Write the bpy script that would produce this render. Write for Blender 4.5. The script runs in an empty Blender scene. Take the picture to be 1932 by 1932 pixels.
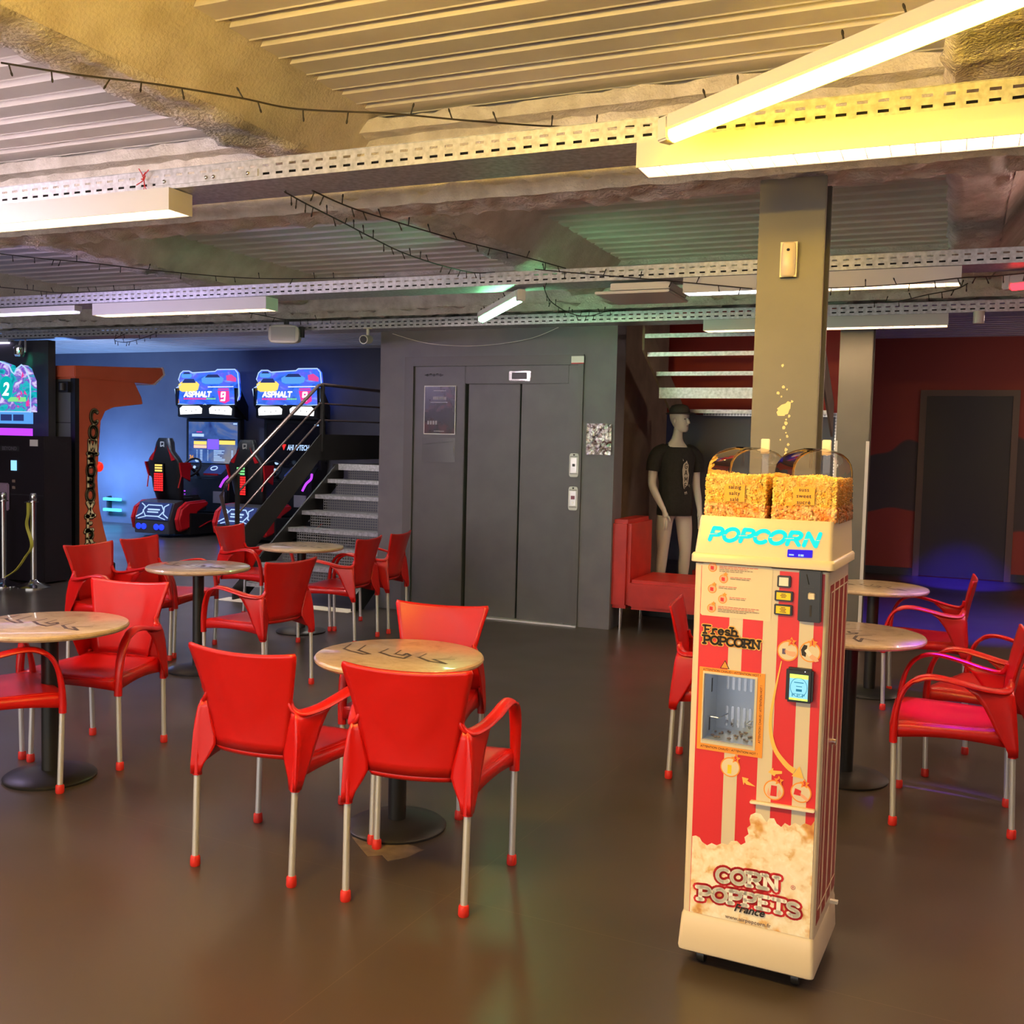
import bpy, bmesh, math, random
from mathutils import Vector, Matrix, noise
R = math.radians
PI = math.pi
random.seed(7)
scene = bpy.context.scene
COL = scene.collection

def srgb(r, g, b):
    return tuple(((c/255)/12.92 if c/255 <= .04045 else ((c/255+.055)/1.055)**2.4) for c in (r, g, b))

# ---------------------------------------------------------------- camera
cam_d = bpy.data.cameras.new('camera'); cam = bpy.data.objects.new('camera', cam_d); COL.objects.link(cam)
cam_d.sensor_width = 36; cam_d.lens = 36.0; cam_d.clip_start = .05; cam_d.clip_end = 100
yaw, pit, rol = R(23.28), R(3.6), R(-1.39)
fw = Vector((-math.sin(yaw)*math.cos(pit), math.cos(yaw)*math.cos(pit), -math.sin(pit)))
rt0 = Vector((math.cos(yaw), math.sin(yaw), 0)); dn0 = fw.cross(rt0)
rt = math.cos(rol)*rt0 + math.sin(rol)*dn0; dn = -math.sin(rol)*rt0 + math.cos(rol)*dn0
cam.matrix_world = Matrix(((rt.x, -dn.x, -fw.x, 0), (rt.y, -dn.y, -fw.y, 0), (rt.z, -dn.z, -fw.z, 1.6), (0, 0, 0, 1)))
scene.camera = cam
# ---------------------------------------------------------------- world, exposure
w = bpy.data.worlds.new('world'); scene.world = w; w.use_nodes = True
w.node_tree.nodes['Background'].inputs[0].default_value = (.75, .8, 1, 1)
w.node_tree.nodes['Background'].inputs[1].default_value = .02
vs = scene.view_settings
vs.view_transform = 'Standard'; vs.look = 'None'; vs.exposure = .9; vs.gamma = 1.0; vs.use_curve_mapping = False
scene.cycles.use_denoising = True
scene.cycles.max_bounces = 8
scene.cycles.sample_clamp_indirect = 6
# strengths of the lamps (kept together for tuning)
WARM, COOL = (1, .66, .34), (.86, .92, 1)
P_WARM, P_COOL, P_YEL, P_GRN, P_RED, P_PUR = 40, 34, 42, 30, 7, 90

def spot(name, loc, target, color, power, size=60, blend=.5, radius=.04):
    d = bpy.data.lights.new(name, 'SPOT'); d.color = color; d.energy = power
    d.spot_size = R(size); d.spot_blend = blend; d.shadow_soft_size = radius
    o = bpy.data.objects.new(name, d); COL.objects.link(o); o.location = loc
    o.rotation_euler = (Vector(target)-Vector(loc)).to_track_quat('-Z', 'Y').to_euler()
    return o
def point(name, loc, color, power, radius=.1):
    d = bpy.data.lights.new(name, 'POINT'); d.color = color; d.energy = power; d.shadow_soft_size = radius
    o = bpy.data.objects.new(name, d); COL.objects.link(o); o.location = loc
    return o
spot('blue_spot_light', (.12, 5.0, 2.62), (.05, 5.02, .45), (.16, .01, 1), 520, 17, .8)
spot('blue_spot_light', (.52, 8.75, 2.62), (.05, 10.8, 0), (.05, .02, 1), 1100, 46, .8)
spot('blue_door_light', (.25, 11.9, 3.0), (.14, 14.3, 0), (.05, .02, 1), 1700, 23, .7)
spot('blue_spot_light', (.55, 6.5, 2.60), (.0, 7.1, .45), (.10, .01, 1), 200, 24, .7)
spot('green_spot_light', (-9.58, 8.33, 2.52), (-9.72, 8.55, 2.40), (.0, 1, .45), 2.2, 80, .9, .02)
point('blue_wall_light', (-14.55, 13.9, .9), (.20, .42, 1), 100, .25)
spot('blue_ceiling_light', (-12.6, 11.2, 2.9), (-14.0, 14.8, 1.5), (.40, .55, 1), 170, 95, 1)

# added daylight from an unseen window band, to flood the room from behind
def area(name, loc, target, sx, sy, color, power):
    d = bpy.data.lights.new(name, 'AREA'); d.shape = 'RECTANGLE'; d.size = sx; d.size_y = sy; d.color = color; d.energy = power
    o = bpy.data.objects.new(name, d); COL.objects.link(o); o.location = loc
    o.rotation_euler = (Vector(target)-Vector(loc)).to_track_quat('-Z', 'Y').to_euler()
    return o
area('added_window_daylight', (-4.5, -4.12, 1.45), (-4.5, 5, 1.45), 12, 2.2, (1, .93, .84), 170)
# ---------------------------------------------------------------- materials
class NT:
    def __init__(s, name):
        s.m = bpy.data.materials.new(name); s.m.use_nodes = True
        s.n = s.m.node_tree.nodes; s.l = s.m.node_tree.links; s.b = s.n['Principled BSDF']
    def add(s, t, **k):
        x = s.n.new(t)
        for a, v in k.items():
            if a.startswith('i_'):
                key = a[2:]
                x.inputs[int(key) if key.isdigit() else key.replace('_', ' ')].default_value = v
            else: setattr(x, a, v)
        return x
    def link(s, a, b): s.l.new(a, b)
    def coord(s, out='Object'): return s.add('ShaderNodeTexCoord').outputs[out]
    def ramp(s, stops, interp='LINEAR'):
        r = s.add('ShaderNodeValToRGB'); e = r.color_ramp.elements; r.color_ramp.interpolation = interp
        while len(e) < len(stops): e.new(.5)
        for el, (p, c) in zip(e, stops): el.position = p; el.color = (*c, 1)
        return r
    def bump(s, h, strength=.3, dist=.01):
        b = s.add('ShaderNodeBump', i_Strength=strength, i_Distance=dist)
        s.link(h, b.inputs['Height']); s.link(b.outputs[0], s.b.inputs['Normal'])
def mat(name, col, rough=.5, metal=0., spec=.5, emit=None, strength=0, coat=0):
    t = NT(name); b = t.b
    b.inputs['Base Color'].default_value = (*col, 1); b.inputs['Roughness'].default_value = rough
    b.inputs['Metallic'].default_value = metal; b.inputs['Specular IOR Level'].default_value = spec
    if coat: b.inputs['Coat Weight'].default_value = coat; b.inputs['Coat Roughness'].default_value = .1
    if emit: b.inputs['Emission Color'].default_value = (*emit, 1); b.inputs['Emission Strength'].default_value = strength
    return t.m
def noisy(name, c1, c2, scale=5, rough=.5, detail=6, bump=0, bscale=None, metal=0, lo=.35, hi=.65, r2=None):
    t = NT(name); co = t.coord()
    n = t.add('ShaderNodeTexNoise', i_Scale=scale, i_Detail=detail); t.link(co, n.inputs['Vector'])
    r = t.ramp([(lo, c1), (hi, c2)]); t.link(n.outputs[0], r.inputs[0]); t.link(r.outputs[0], t.b.inputs['Base Color'])
    t.b.inputs['Roughness'].default_value = rough; t.b.inputs['Metallic'].default_value = metal
    if r2 is not None:
        rr = t.add('ShaderNodeMapRange', i_1=lo, i_2=hi, i_3=rough, i_4=r2); t.link(n.outputs[0], rr.inputs[0]); t.link(rr.outputs[0], t.b.inputs['Roughness'])
    if bump:
        n2 = t.add('ShaderNodeTexNoise', i_Scale=bscale or scale*6, i_Detail=4); t.link(co, n2.inputs['Vector']); t.bump(n2.outputs[0], bump, .02)
    return t.m
def emis(name, col, strength):
    return mat(name, (0.01, .01, .01), .5, spec=.1, emit=col, strength=strength)

MT = {}
MT['red'] = mat('red_plastic', srgb(186, 15, 12), .33)
MT['cap'] = mat('red_foot_cap', srgb(205, 40, 30), .5)
MT['alu'] = mat('aluminium', (.66, .66, .67), .36, .55)
MT['black'] = mat('black_metal', (.012, .012, .012), .42)
MT['blackp'] = mat('black_plastic', (.012, .012, .014), .35)
MT['dark'] = mat('dark_grey', (.03, .03, .033), .5)
MT['white'] = mat('white_plastic', (.75, .73, .68), .4)
MT['bright'] = mat('bright_print', (.9, .88, .82), .5)
MT['cream'] = mat('machine_white', (.66, .565, .42), .32)
MT['galv'] = noisy('galvanised_steel', (.42, .44, .47), (.62, .64, .68), 40, .42, 3, metal=.55)
MT['white_metal'] = mat('white_metal', (.62, .62, .62), .38)
MT['grey_trim'] = mat('grey_paint', srgb(86, 86, 88), .45)
MT['chrome'] = mat('chrome', (.75, .75, .78), .12, 1)
MT['text_black'] = mat('black_print', (.02, .015, .012), .6)
MT['gold'] = mat('gold_print', srgb(246, 190, 92), .5)
MT['orange'] = mat('orange_print', srgb(240, 150, 50), .5)
MT['redprint'] = mat('red_print', srgb(206, 40, 48), .5)
MT['skinprint'] = mat('beige_print', srgb(232, 170, 140), .5)
MT['creamprint'] = mat('cream_print', srgb(214, 202, 178), .5)
MT['yellowlabel'] = mat('yellow_label', srgb(245, 205, 20), .5)
MT['greyprint'] = mat('grey_print', srgb(140, 120, 110), .6)
MT['pinkprint'] = mat('pink_print', srgb(205, 110, 110), .6)

def floor_mat():
    t = NT('polished_dark_concrete'); co = t.coord()
    n = t.add('ShaderNodeTexNoise', i_Scale=.7, i_Detail=2, i_Roughness=.5); t.link(co, n.inputs['Vector'])
    r = t.ramp([(.25, srgb(62, 54, 50)), (.5, srgb(67, 59, 54)), (.75, srgb(74, 66, 60))]); t.link(n.outputs[0], r.inputs[0])
    # saw cut joints
    br = t.add('ShaderNodeTexBrick', offset=0, i_Scale=1.0, i_Mortar_Size=.0022, i_Mortar_Smooth=.4, i_Brick_Width=4.6, i_Row_Height=4.6)
    br.inputs['Color1'].default_value = (1, 1, 1, 1); br.inputs['Color2'].default_value = (1, 1, 1, 1); br.inputs['Mortar'].default_value = (1.6, 1.5, 1.4, 1)
    mp = t.add('ShaderNodeMapping'); mp.inputs['Location'].default_value = (1.75, 1.5, 0); mp.inputs['Rotation'].default_value = (0, 0, R(3))
    t.link(co, mp.inputs['Vector']); t.link(mp.outputs[0], br.inputs['Vector'])
    m2 = t.add('ShaderNodeMix', data_type='RGBA', blend_type='MULTIPLY'); m2.inputs[0].default_value = 1
    t.link(r.outputs[0], m2.inputs[6]); t.link(br.outputs[0], m2.inputs[7]); t.link(m2.outputs[2], t.b.inputs['Base Color'])
    n2 = t.add('ShaderNodeTexNoise', i_Scale=1.2, i_Detail=2); t.link(co, n2.inputs['Vector'])
    rr = t.add('ShaderNodeMapRange', i_1=.3, i_2=.7, i_3=.28, i_4=.36); t.link(n2.outputs[0], rr.inputs[0]); t.link(rr.outputs[0], t.b.inputs['Roughness'])
    t.b.inputs['Specular IOR Level'].default_value = .45
    return t.m
MT['floor'] = floor_mat()
MT['deck'] = noisy('painted_deck', srgb(222, 216, 210), srgb(234, 230, 224), 3, .5)
MT['foam'] = noisy('sprayed_fireproofing', srgb(206, 200, 192), srgb(236, 232, 226), 9, .9, 8, bump=.7, bscale=60)
MT['foamside'] = noisy('sprayed_beam_side', srgb(206, 198, 184), srgb(226, 220, 208), 6, .85, 6, bump=.35, bscale=70)
MT['column'] = noisy('grey_column_paint', srgb(92, 90, 86), srgb(100, 98, 93), 3, .42)
MT['shaft'] = noisy('grey_violet_wall', srgb(98, 98, 106), srgb(106, 106, 112), 4, .55, bump=.08, bscale=200)
MT['doorgrey'] = noisy('grey_door_paint', srgb(82, 82, 86), srgb(88, 88, 91), 5, .4, bump=.04, bscale=300)
MT['bluewall'] = noisy('blue_grey_wall', srgb(96, 100, 116), srgb(104, 108, 122), 2, .6)
MT['darkwall'] = noisy('dark_wall', srgb(42, 42, 46), srgb(50, 50, 54), 3, .6)
MT['shade'] = noisy('raw_brown_wall', srgb(118, 104, 84), srgb(136, 122, 100), 4, .8)
def redwall():
    t = NT('red_mural_wall'); co = t.coord()
    sx = t.add('ShaderNodeSeparateXYZ'); t.link(co, sx.inputs[0])
    n = t.add('ShaderNodeTexNoise', i_Scale=1.1, i_Detail=1); t.link(co, n.inputs['Vector'])
    a = t.add('ShaderNodeMath', operation='MULTIPLY_ADD'); t.link(n.outputs[0], a.inputs[0]); a.inputs[1].default_value = .8; t.link(sx.outputs[2], a.inputs[2])
    a2 = t.add('ShaderNodeMath', operation='MULTIPLY', i_1=.25); t.link(a.outputs[0], a2.inputs[0])
    rd, gr = srgb(150, 58, 40), srgb(72, 64, 58)
    r = t.ramp([(0, rd), (.285, rd), (.29, gr), (.53, gr), (.535, rd), (1, srgb(156, 62, 46))]); t.link(a2.outputs[0], r.inputs[0])
    t.link(r.outputs[0], t.b.inputs['Base Color']); t.b.inputs['Roughness'].default_value = .65
    return t.m
MT['redwall'] = redwall()
MT['redpanel'] = mat('red_panel', srgb(196, 64, 48), .55)
def table_mat():
    t = NT('stone_laminate'); co = t.coord()
    n = t.add('ShaderNodeTexNoise', i_Scale=9, i_Detail=8, i_Roughness=.7, i_Distortion=.8); t.link(co, n.inputs['Vector'])
    r = t.ramp([(.32, srgb(150, 128, 98)), (.46, srgb(188, 164, 130)), (.62, srgb(202, 180, 148))]); t.link(n.outputs[0], r.inputs[0])
    t.link(r.outputs[0], t.b.inputs['Base Color']); t.b.inputs['Roughness'].default_value = .30; t.b.inputs['Coat Weight'].default_value = .6; t.b.inputs['Coat Roughness'].default_value = .05
    return t.m
MT['stone'] = table_mat()
MT['logo'] = mat('logo_ink', srgb(78, 62, 58), .5)
MT['leather'] = noisy('red_leatherette', srgb(178, 32, 24), srgb(196, 40, 30), 6, .42, bump=.1, bscale=150)
MT['mannequin'] = mat('mannequin_skin', srgb(205, 198, 196), .32)
MT['tee'] = noisy('black_cotton', (.010, .010, .010), (.016, .015, .015), 40, .85, bump=.2, bscale=200)
MT['boxer'] = noisy('orange_brown_laminate', srgb(212, 98, 64), srgb(226, 112, 76), 1.5, .38)
MT['boxgold'] = mat('gold_letters', srgb(248, 230, 175), .45)
MT['letters_dark'] = mat('dark_letter_shadow', srgb(60, 34, 22), .5)
MT['rope'] = mat('yellow_tape', srgb(190, 186, 70), .5)
MT['cable'] = mat('dark_green_cable', srgb(40, 36, 30), .6)
MT['foil'] = noisy('crumpled_foil', (.10, .04, .04), (.75, .72, .74), 22, .15, 5, bump=.8, bscale=30, metal=.7)
def stripes_mat(name, edges, first_red=True, axis=0, red=srgb(206, 42, 50), wht=srgb(208, 196, 174)):
    # striped print: edges are metres along the object's own x axis
    t = NT(name); co = t.coord(); sx = t.add('ShaderNodeSeparateXYZ'); t.link(co, sx.inputs[0])
    st = []; c = first_red; last = 0
    r = t.add('ShaderNodeMath', operation='MULTIPLY', i_1=2.0); t.link(sx.outputs[axis], r.inputs[0])
    st.append((0, red if c else wht))
    for e in edges: c = not c; st.append((e*2, red if c else wht))
    rp = t.ramp(st, 'CONSTANT'); t.link(r.outputs[0], rp.inputs[0]); t.link(rp.outputs[0], t.b.inputs['Base Color'])
    t.b.inputs['Roughness'].default_value = .42
    return t.m
MT['stripes'] = stripes_mat('red_white_stripes', [.090, .132, .193, .236, .298, .339])
MT['sidestripes'] = stripes_mat('side_stripes', [.06, .085, .15, .175, .24, .265, .33], True, 1, srgb(150, 52, 46), srgb(214, 190, 160))
def popcorn_mat():
    t = NT('popcorn_print'); co = t.coord()
    n0 = t.add('ShaderNodeTexNoise', i_Scale=30, i_Detail=3); t.link(co, n0.inputs['Vector'])
    va = t.add('ShaderNodeMix', data_type='RGBA'); va.inputs[0].default_value = .12; t.link(co, va.inputs[6]); t.link(n0.outputs[1], va.inputs[7])
    v = t.add('ShaderNodeTexVoronoi', feature='SMOOTH_F1', i_Scale=24); t.link(va.outputs[2], v.inputs['Vector'])
    r = t.ramp([(.15, srgb(248, 240, 224)), (.5, srgb(238, 224, 196)), (.68, srgb(224, 186, 128)), (.85, srgb(196, 130, 70))]); t.link(v.outputs['Distance'], r.inputs[0])
    n = t.add('ShaderNodeTexNoise', i_Scale=11, i_Detail=3); t.link(co, n.inputs['Vector'])
    r2 = t.ramp([(.56, (1, 1, 1)), (.64, srgb(232, 190, 130)), (.72, srgb(200, 136, 76))]); t.link(n.outputs[0], r2.inputs[0])
    mx = t.add('ShaderNodeMix', data_type='RGBA', blend_type='MULTIPLY'); mx.inputs[0].default_value = 1; t.link(r.outputs[0], mx.inputs[6]); t.link(r2.outputs[0], mx.inputs[7])
    t.link(mx.outputs[2], t.b.inputs['Base Color']); t.b.inputs['Roughness'].default_value = .45
    return t.m
MT['popprint'] = popcorn_mat()
def clear_mat(name, tint=(1, 1, 1), refl=.5, rough=.03):
    m = bpy.data.materials.new(name); m.use_nodes = True; n = m.node_tree.nodes; l = m.node_tree.links
    n.remove(n['Principled BSDF']); out = n['Material Output']
    tr = n.new('ShaderNodeBsdfTransparent'); tr.inputs[0].default_value = (*tint, 1)
    gl = n.new('ShaderNodeBsdfGlossy'); gl.inputs['Roughness'].default_value = rough
    fr = n.new('ShaderNodeLayerWeight'); fr.inputs[0].default_value = refl
    mx = n.new('ShaderNodeMixShader'); l.new(fr.outputs['Fresnel'], mx.inputs[0]); l.new(tr.outputs[0], mx.inputs[1]); l.new(gl.outputs[0], mx.inputs[2]); l.new(mx.outputs[0], out.inputs[0])
    return m
MT['clear'] = clear_mat('clear_acrylic', (.98, .96, .95), .15)
MT['glass'] = clear_mat('window_glass', (.93, .96, 1), .2)
MT['film'] = clear_mat('clear_film', (.96, .96, .96), .3, .15)
MT['kernel'] = noisy('corn_kernels', (1, .52, .06), (1, .78, .24), 60, .3, 2)
MT['kernel2'] = noisy('corn_kernels_low', (1, .34, .05), (1, .70, .34), 40, .3, 2)
def grating_mat():
    t = NT('steel_grating'); co = t.coord()
    mp = t.add('ShaderNodeMapping'); mp.inputs['Scale'].default_value = (34, 34, 34); sx = t.add('ShaderNodeSeparateXYZ'); t.link(co, sx.inputs[0]); ad = t.add('ShaderNodeMath', operation='ADD'); t.link(sx.outputs[1], ad.inputs[0]); t.link(sx.outputs[2], ad.inputs[1])
    cb = t.add('ShaderNodeCombineXYZ'); t.link(sx.outputs[0], cb.inputs[0]); t.link(ad.outputs[0], cb.inputs[1]); t.link(cb.outputs[0], mp.inputs['Vector'])
    b = t.add('ShaderNodeTexBrick', offset=.0, i_Scale=1, i_Mortar_Size=.14, i_Mortar_Smooth=0, i_Brick_Width=1, i_Row_Height=1)
    t.link(mp.outputs[0], b.inputs['Vector'])
    tr = t.add('ShaderNodeBsdfTransparent'); mx = t.add('ShaderNodeMixShader')
    t.link(b.outputs['Fac'], mx.inputs[0]); t.link(tr.outputs[0], mx.inputs[1]); t.link(t.b.outputs[0], mx.inputs[2]); t.link(mx.outputs[0], t.n['Material Output'].inputs[0])
    t.b.inputs['Base Color'].default_value = (.26, .27, .28, 1); t.b.inputs['Metallic'].default_value = .5; t.b.inputs['Roughness'].default_value = .4
    return t.m
MT['grating'] = grating_mat()
def checker_plate():
    t = NT('diamond_plate'); co = t.coord()
    mp = t.add('ShaderNodeMapping'); mp.inputs['Rotation'].default_value = (0, R(45), 0); t.link(co, mp.inputs['Vector'])
    c = t.add('ShaderNodeTexChecker', i_Scale=45); c.inputs[1].default_value = (.8, .8, .82, 1); c.inputs[2].default_value = (.3, .3, .32, 1); t.link(mp.outputs[0], c.inputs[0])
    t.link(c.outputs[0], t.b.inputs['Base Color']); t.b.inputs['Metallic'].default_value = .8; t.b.inputs['Roughness'].default_value = .3
    return t.m
MT['diamond'] = checker_plate()
def art_mat(name, stops, scale, strength, seed=0.):
    # backlit artwork: soft coloured bands
    t = NT(name); co = t.coord(); mp = t.add('ShaderNodeMapping'); mp.inputs['Location'].default_value = (seed, seed*2, seed); mp.inputs['Scale'].default_value = (1, 1, 1.6)
    t.link(co, mp.inputs['Vector'])
    n = t.add('ShaderNodeTexNoise', i_Scale=scale, i_Detail=4, i_Distortion=.9); t.link(mp.outputs[0], n.inputs['Vector'])
    r = t.ramp(stops); t.link(n.outputs[0], r.inputs[0]); t.link(r.outputs[0], t.b.inputs['Emission Color']); t.b.inputs['Emission Strength'].default_value = strength
    t.b.inputs['Base Color'].default_value = (.02, .02, .02, 1); t.b.inputs['Roughness'].default_value = .25
    return t.m
MT['marquee'] = art_mat('blue_marquee_art', [(.25, srgb(20, 40, 170)), (.45, srgb(50, 110, 235)), (.58, srgb(90, 90, 230)), (.72, srgb(120, 170, 255))], 3.2, .66)
MT['marq2'] = art_mat('sports_marquee_art', [(.3, srgb(0, 120, 150)), (.45, srgb(20, 190, 200)), (.55, srgb(120, 60, 200)), (.68, srgb(225, 215, 255))], 7, .55, 3)
MT['e_white'] = emis('lit_white', (.95, .97, 1), 1.3)
MT['e_cyan'] = emis('lit_cyan', (.0, .86, .8), 0.575)
MT['e_blue'] = emis('lit_blue', (.01, .03, 1), 1.3)
MT['e_lcd'] = emis('lit_lcd', (.02, .0, .8), 0.55)
MT['e_red'] = emis('lit_red', (1, .02, .02), 0.8)
MT['e_yellow'] = emis('lit_yellow', (1, .7, .15), 0.65)
MT['e_purple'] = emis('lit_purple', (.45, .05, 1), 0.8)
MT['e_sky'] = emis('lit_sky_blue', (.12, .42, 1), 0.5)
MT['e_line'] = emis('lit_pale_blue', (.45, .65, 1), 0.6)
MT['e_pink'] = emis('lit_pink', (1, .05, .4), 0.5)
MT['e_green'] = emis('lit_green', (.3, 1, .35), 0.45)
MT['e_navy'] = emis('lit_navy', (.04, .07, .32), 0.3)
MT['e_orange'] = emis('lit_orange', (1, .42, .03), 0.5)
MT['e_teal'] = emis('lit_teal', (.0, .5, .5), 0.5)
MT['e_ledbar'] = emis('lit_led_bar', (.05, .5, 1), 2)
MT['e_screen'] = emis('lit_payment_screen', (.35, .85, 1), 0.55)
MT['e_warm'] = emis('lamp_warm', WARM, P_WARM)
MT['e_day'] = emis('added_lamp_daylight', (.88, .93, 1), 170)
MT['e_mid'] = emis('added_lamp_neutral', (1, .90, .78), 110)
MT['e_cool'] = emis('lamp_cool', COOL, P_COOL)
MT['t_yellow'] = emis('tube_yellow', (1, .57, .016), P_YEL)
MT['t_green'] = emis('tube_green', (.30, 1, .42), P_GRN)
MT['t_red'] = emis('tube_red', (1, .01, .015), P_RED)
MT['t_purple'] = emis('tube_purple', (.74, .58, 1), P_PUR)
MT['t_pink'] = emis('added_tube_pink', (1, .76, .84), 150)
MT['t_amber'] = emis('tube_amber', (1, .60, .08), 330)
MT['t_rose'] = emis('added_tube_rose', (1, .70, .60), 110)
MT['t_lilac'] = emis('tube_lilac', (.72, .60, 1), 3)
MT['louvre'] = mat('louvre_blade', (.82, .80, .79), .35)

# ---------------------------------------------------------------- mesh helpers
class MB:
    def __init__(s): s.v = []; s.f = []; s.M = Matrix()
    def put(s, pts): 
        i = len(s.v); s.v += [tuple(s.M @ Vector(p)) for p in pts]; return i
    def box(s, x0, x1, y0, y1, z0, z1):
        i = s.put([(x0,y0,z0),(x1,y0,z0),(x1,y1,z0),(x0,y1,z0),(x0,y0,z1),(x1,y0,z1),(x1,y1,z1),(x0,y1,z1)])
        s.f += [tuple(i+k for k in q) for q in ((0,3,2,1),(4,5,6,7),(0,1,5,4),(1,2,6,5),(2,3,7,6),(3,0,4,7))]; return s
    def hexa(s, p):
        i = s.put(p); s.f += [tuple(i+k for k in q) for q in ((0,3,2,1),(4,5,6,7),(0,1,5,4),(1,2,6,5),(2,3,7,6),(3,0,4,7))]; return s
    def quad(s, a, b, c, d): i = s.put([a, b, c, d]); s.f.append((i, i+1, i+2, i+3)); return s
    def poly(s, pts): i = s.put(pts); s.f.append(tuple(range(i, i+len(pts)))); return s
    def prism(s, pts, d):
        d = Vector(d); n = len(pts); i = s.put(pts); s.put([Vector(p)+d for p in pts])
        s.f.append(tuple(range(i, i+n))[::-1]); s.f.append(tuple(range(i+n, i+2*n)))
        for k in range(n): s.f.append((i+k, i+(k+1) % n, i+n+(k+1) % n, i+n+k))
        return s
    def rings(s, rr, caps=True, closed=False):
        n = len(rr[0]); base = [s.put(r) for r in rr]
        m = len(rr) if closed else len(rr)-1
        for a in range(m):
            b = (a+1) % len(rr)
            for k in range(n): s.f.append((base[a]+k, base[a]+(k+1) % n, base[b]+(k+1) % n, base[b]+k))
        if caps and not closed:
            s.f.append(tuple(base[0]+k for k in range(n))[::-1]); s.f.append(tuple(base[-1]+k for k in range(n)))
        return s
    def grid(s, rows):
        n = len(rows[0]); base = [s.put(r) for r in rows]
        for a in range(len(rows)-1):
            for k in range(n-1): s.f.append((base[a]+k, base[a]+k+1, base[a+1]+k+1, base[a+1]+k))
        return s
    def lathe(s, prof, n=24, c=(0, 0), caps=True):
        return s.rings([[(c[0]+r*math.cos(2*PI*k/n), c[1]+r*math.sin(2*PI*k/n), z) for k in range(n)] for r, z in prof], caps)
    def sweep(s, path, sec, up=(0, 0, 1), closed=False, caps=True):
        # sec: list of (a, b) or function of t; a along side, b along up
        P = [Vector(p) for p in path]; rr = []; up = Vector(up)
        for i, p in enumerate(P):
            t = (P[(i+1) % len(P)]-P[i-1]) if closed else (P[min(i+1, len(P)-1)]-P[max(i-1, 0)])
            t.normalize(); sd = t.cross(up)
            if sd.length < 1e-4: sd = t.cross(Vector((0, 1, .01)))
            sd.normalize(); u = sd.cross(t)
            q = sec(i/(len(P)-1)) if callable(sec) else sec
            rr.append([p+sd*a+u*b for a, b in q])
        return s.rings(rr, caps, closed)
    def tube(s, path, r, n=10, closed=False):
        f = (lambda t: circ(r(t), n)) if callable(r) else circ(r, n)
        return s.sweep(path, f, (0, 0, 1), closed)
    def ball(s, c, r, n=12, m=8):
        rx, ry, rz = r if isinstance(r, tuple) else (r, r, r)
        return s.rings([[(c[0]+rx*math.sin(a)*math.cos(2*PI*k/n), c[1]+ry*math.sin(a)*math.sin(2*PI*k/n), c[2]-rz*math.cos(a)) for k in range(n)] for a in [PI*(j+.02)/(m+.04) for j in range(m+1)]])
def circ(r, n=10): return [(r*math.cos(2*PI*k/n), r*math.sin(2*PI*k/n)) for k in range(n)]
def ell(a, b, n=12): return [(a*math.cos(2*PI*k/n), b*math.sin(2*PI*k/n)) for k in range(n)]
def spline(pts, n=6, closed=False):
    P = [Vector(p) for p in pts]; out = []; N = len(P)
    for i in range(N if closed else N-1):
        if closed: a, b, c, d = P[i-1], P[i], P[(i+1) % N], P[(i+2) % N]
        else: a, b, c, d = P[max(i-1, 0)], P[i], P[i+1], P[min(i+2, N-1)]
        for k in range(n):
            t = k/n
            out.append(.5*((2*b)+(c-a)*t+(2*a-5*b+4*c-d)*t*t+(3*b-3*c+d-a)*t**3))
    if not closed: out.append(P[-1])
    return out
def obj(name, mb, m, parent=None, smooth=None, bevel=0, solid=0, seg=2, recalc=True):
    me = bpy.data.meshes.new(name)
    me.from_pydata(mb.v, [], mb.f)
    if recalc or bevel:
        bm = bmesh.new(); bm.from_mesh(me)
        if recalc: bmesh.ops.recalc_face_normals(bm, faces=bm.faces)
        if bevel:
            ed = [e for e in bm.edges if len(e.link_faces) == 2 and e.calc_face_angle(0) > R(40)]
            bmesh.ops.bevel(bm, geom=ed, offset=bevel, segments=seg, affect='EDGES', clamp_overlap=True)
        bm.to_mesh(me); bm.free()
    me.materials.append(m if not isinstance(m, str) else MT[m])
    if smooth is None: smooth = 40
    if smooth:
        me.shade_smooth(); me.set_sharp_from_angle(angle=R(smooth))
    o = bpy.data.objects.new(name, me); COL.objects.link(o)
    if solid:
        sm = o.modifiers.new('thickness', 'SOLIDIFY'); sm.thickness = solid; sm.offset = 0
    if parent: o.parent = parent
    return o
def tag(o, label, cat, group=None):
    o['label'] = label; o['category'] = cat
    if group: o['group'] = group
    return o
def thing(name, label, cat, loc=(0, 0, 0), rotz=0, group=None):
    o = bpy.data.objects.new(name, None); COL.objects.link(o); o.empty_display_size = .1
    o.location = loc; o.rotation_euler = (0, 0, R(rotz)); return tag(o, label, cat, group)
def struct(name, mb, m, **k):
    o = obj(name, mb, m, **k); o['kind'] = 'structure'; return o
def dup(root, loc, rotz, label):
    r = root.copy(); COL.objects.link(r); r.location = loc; r.rotation_euler = (0, 0, R(rotz)); r['label'] = label
    for ch in list(root.children):
        c = ch.copy(); COL.objects.link(c); c.parent = r
        for g in list(ch.children):
            d = g.copy(); COL.objects.link(d); d.parent = c
    return r
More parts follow.
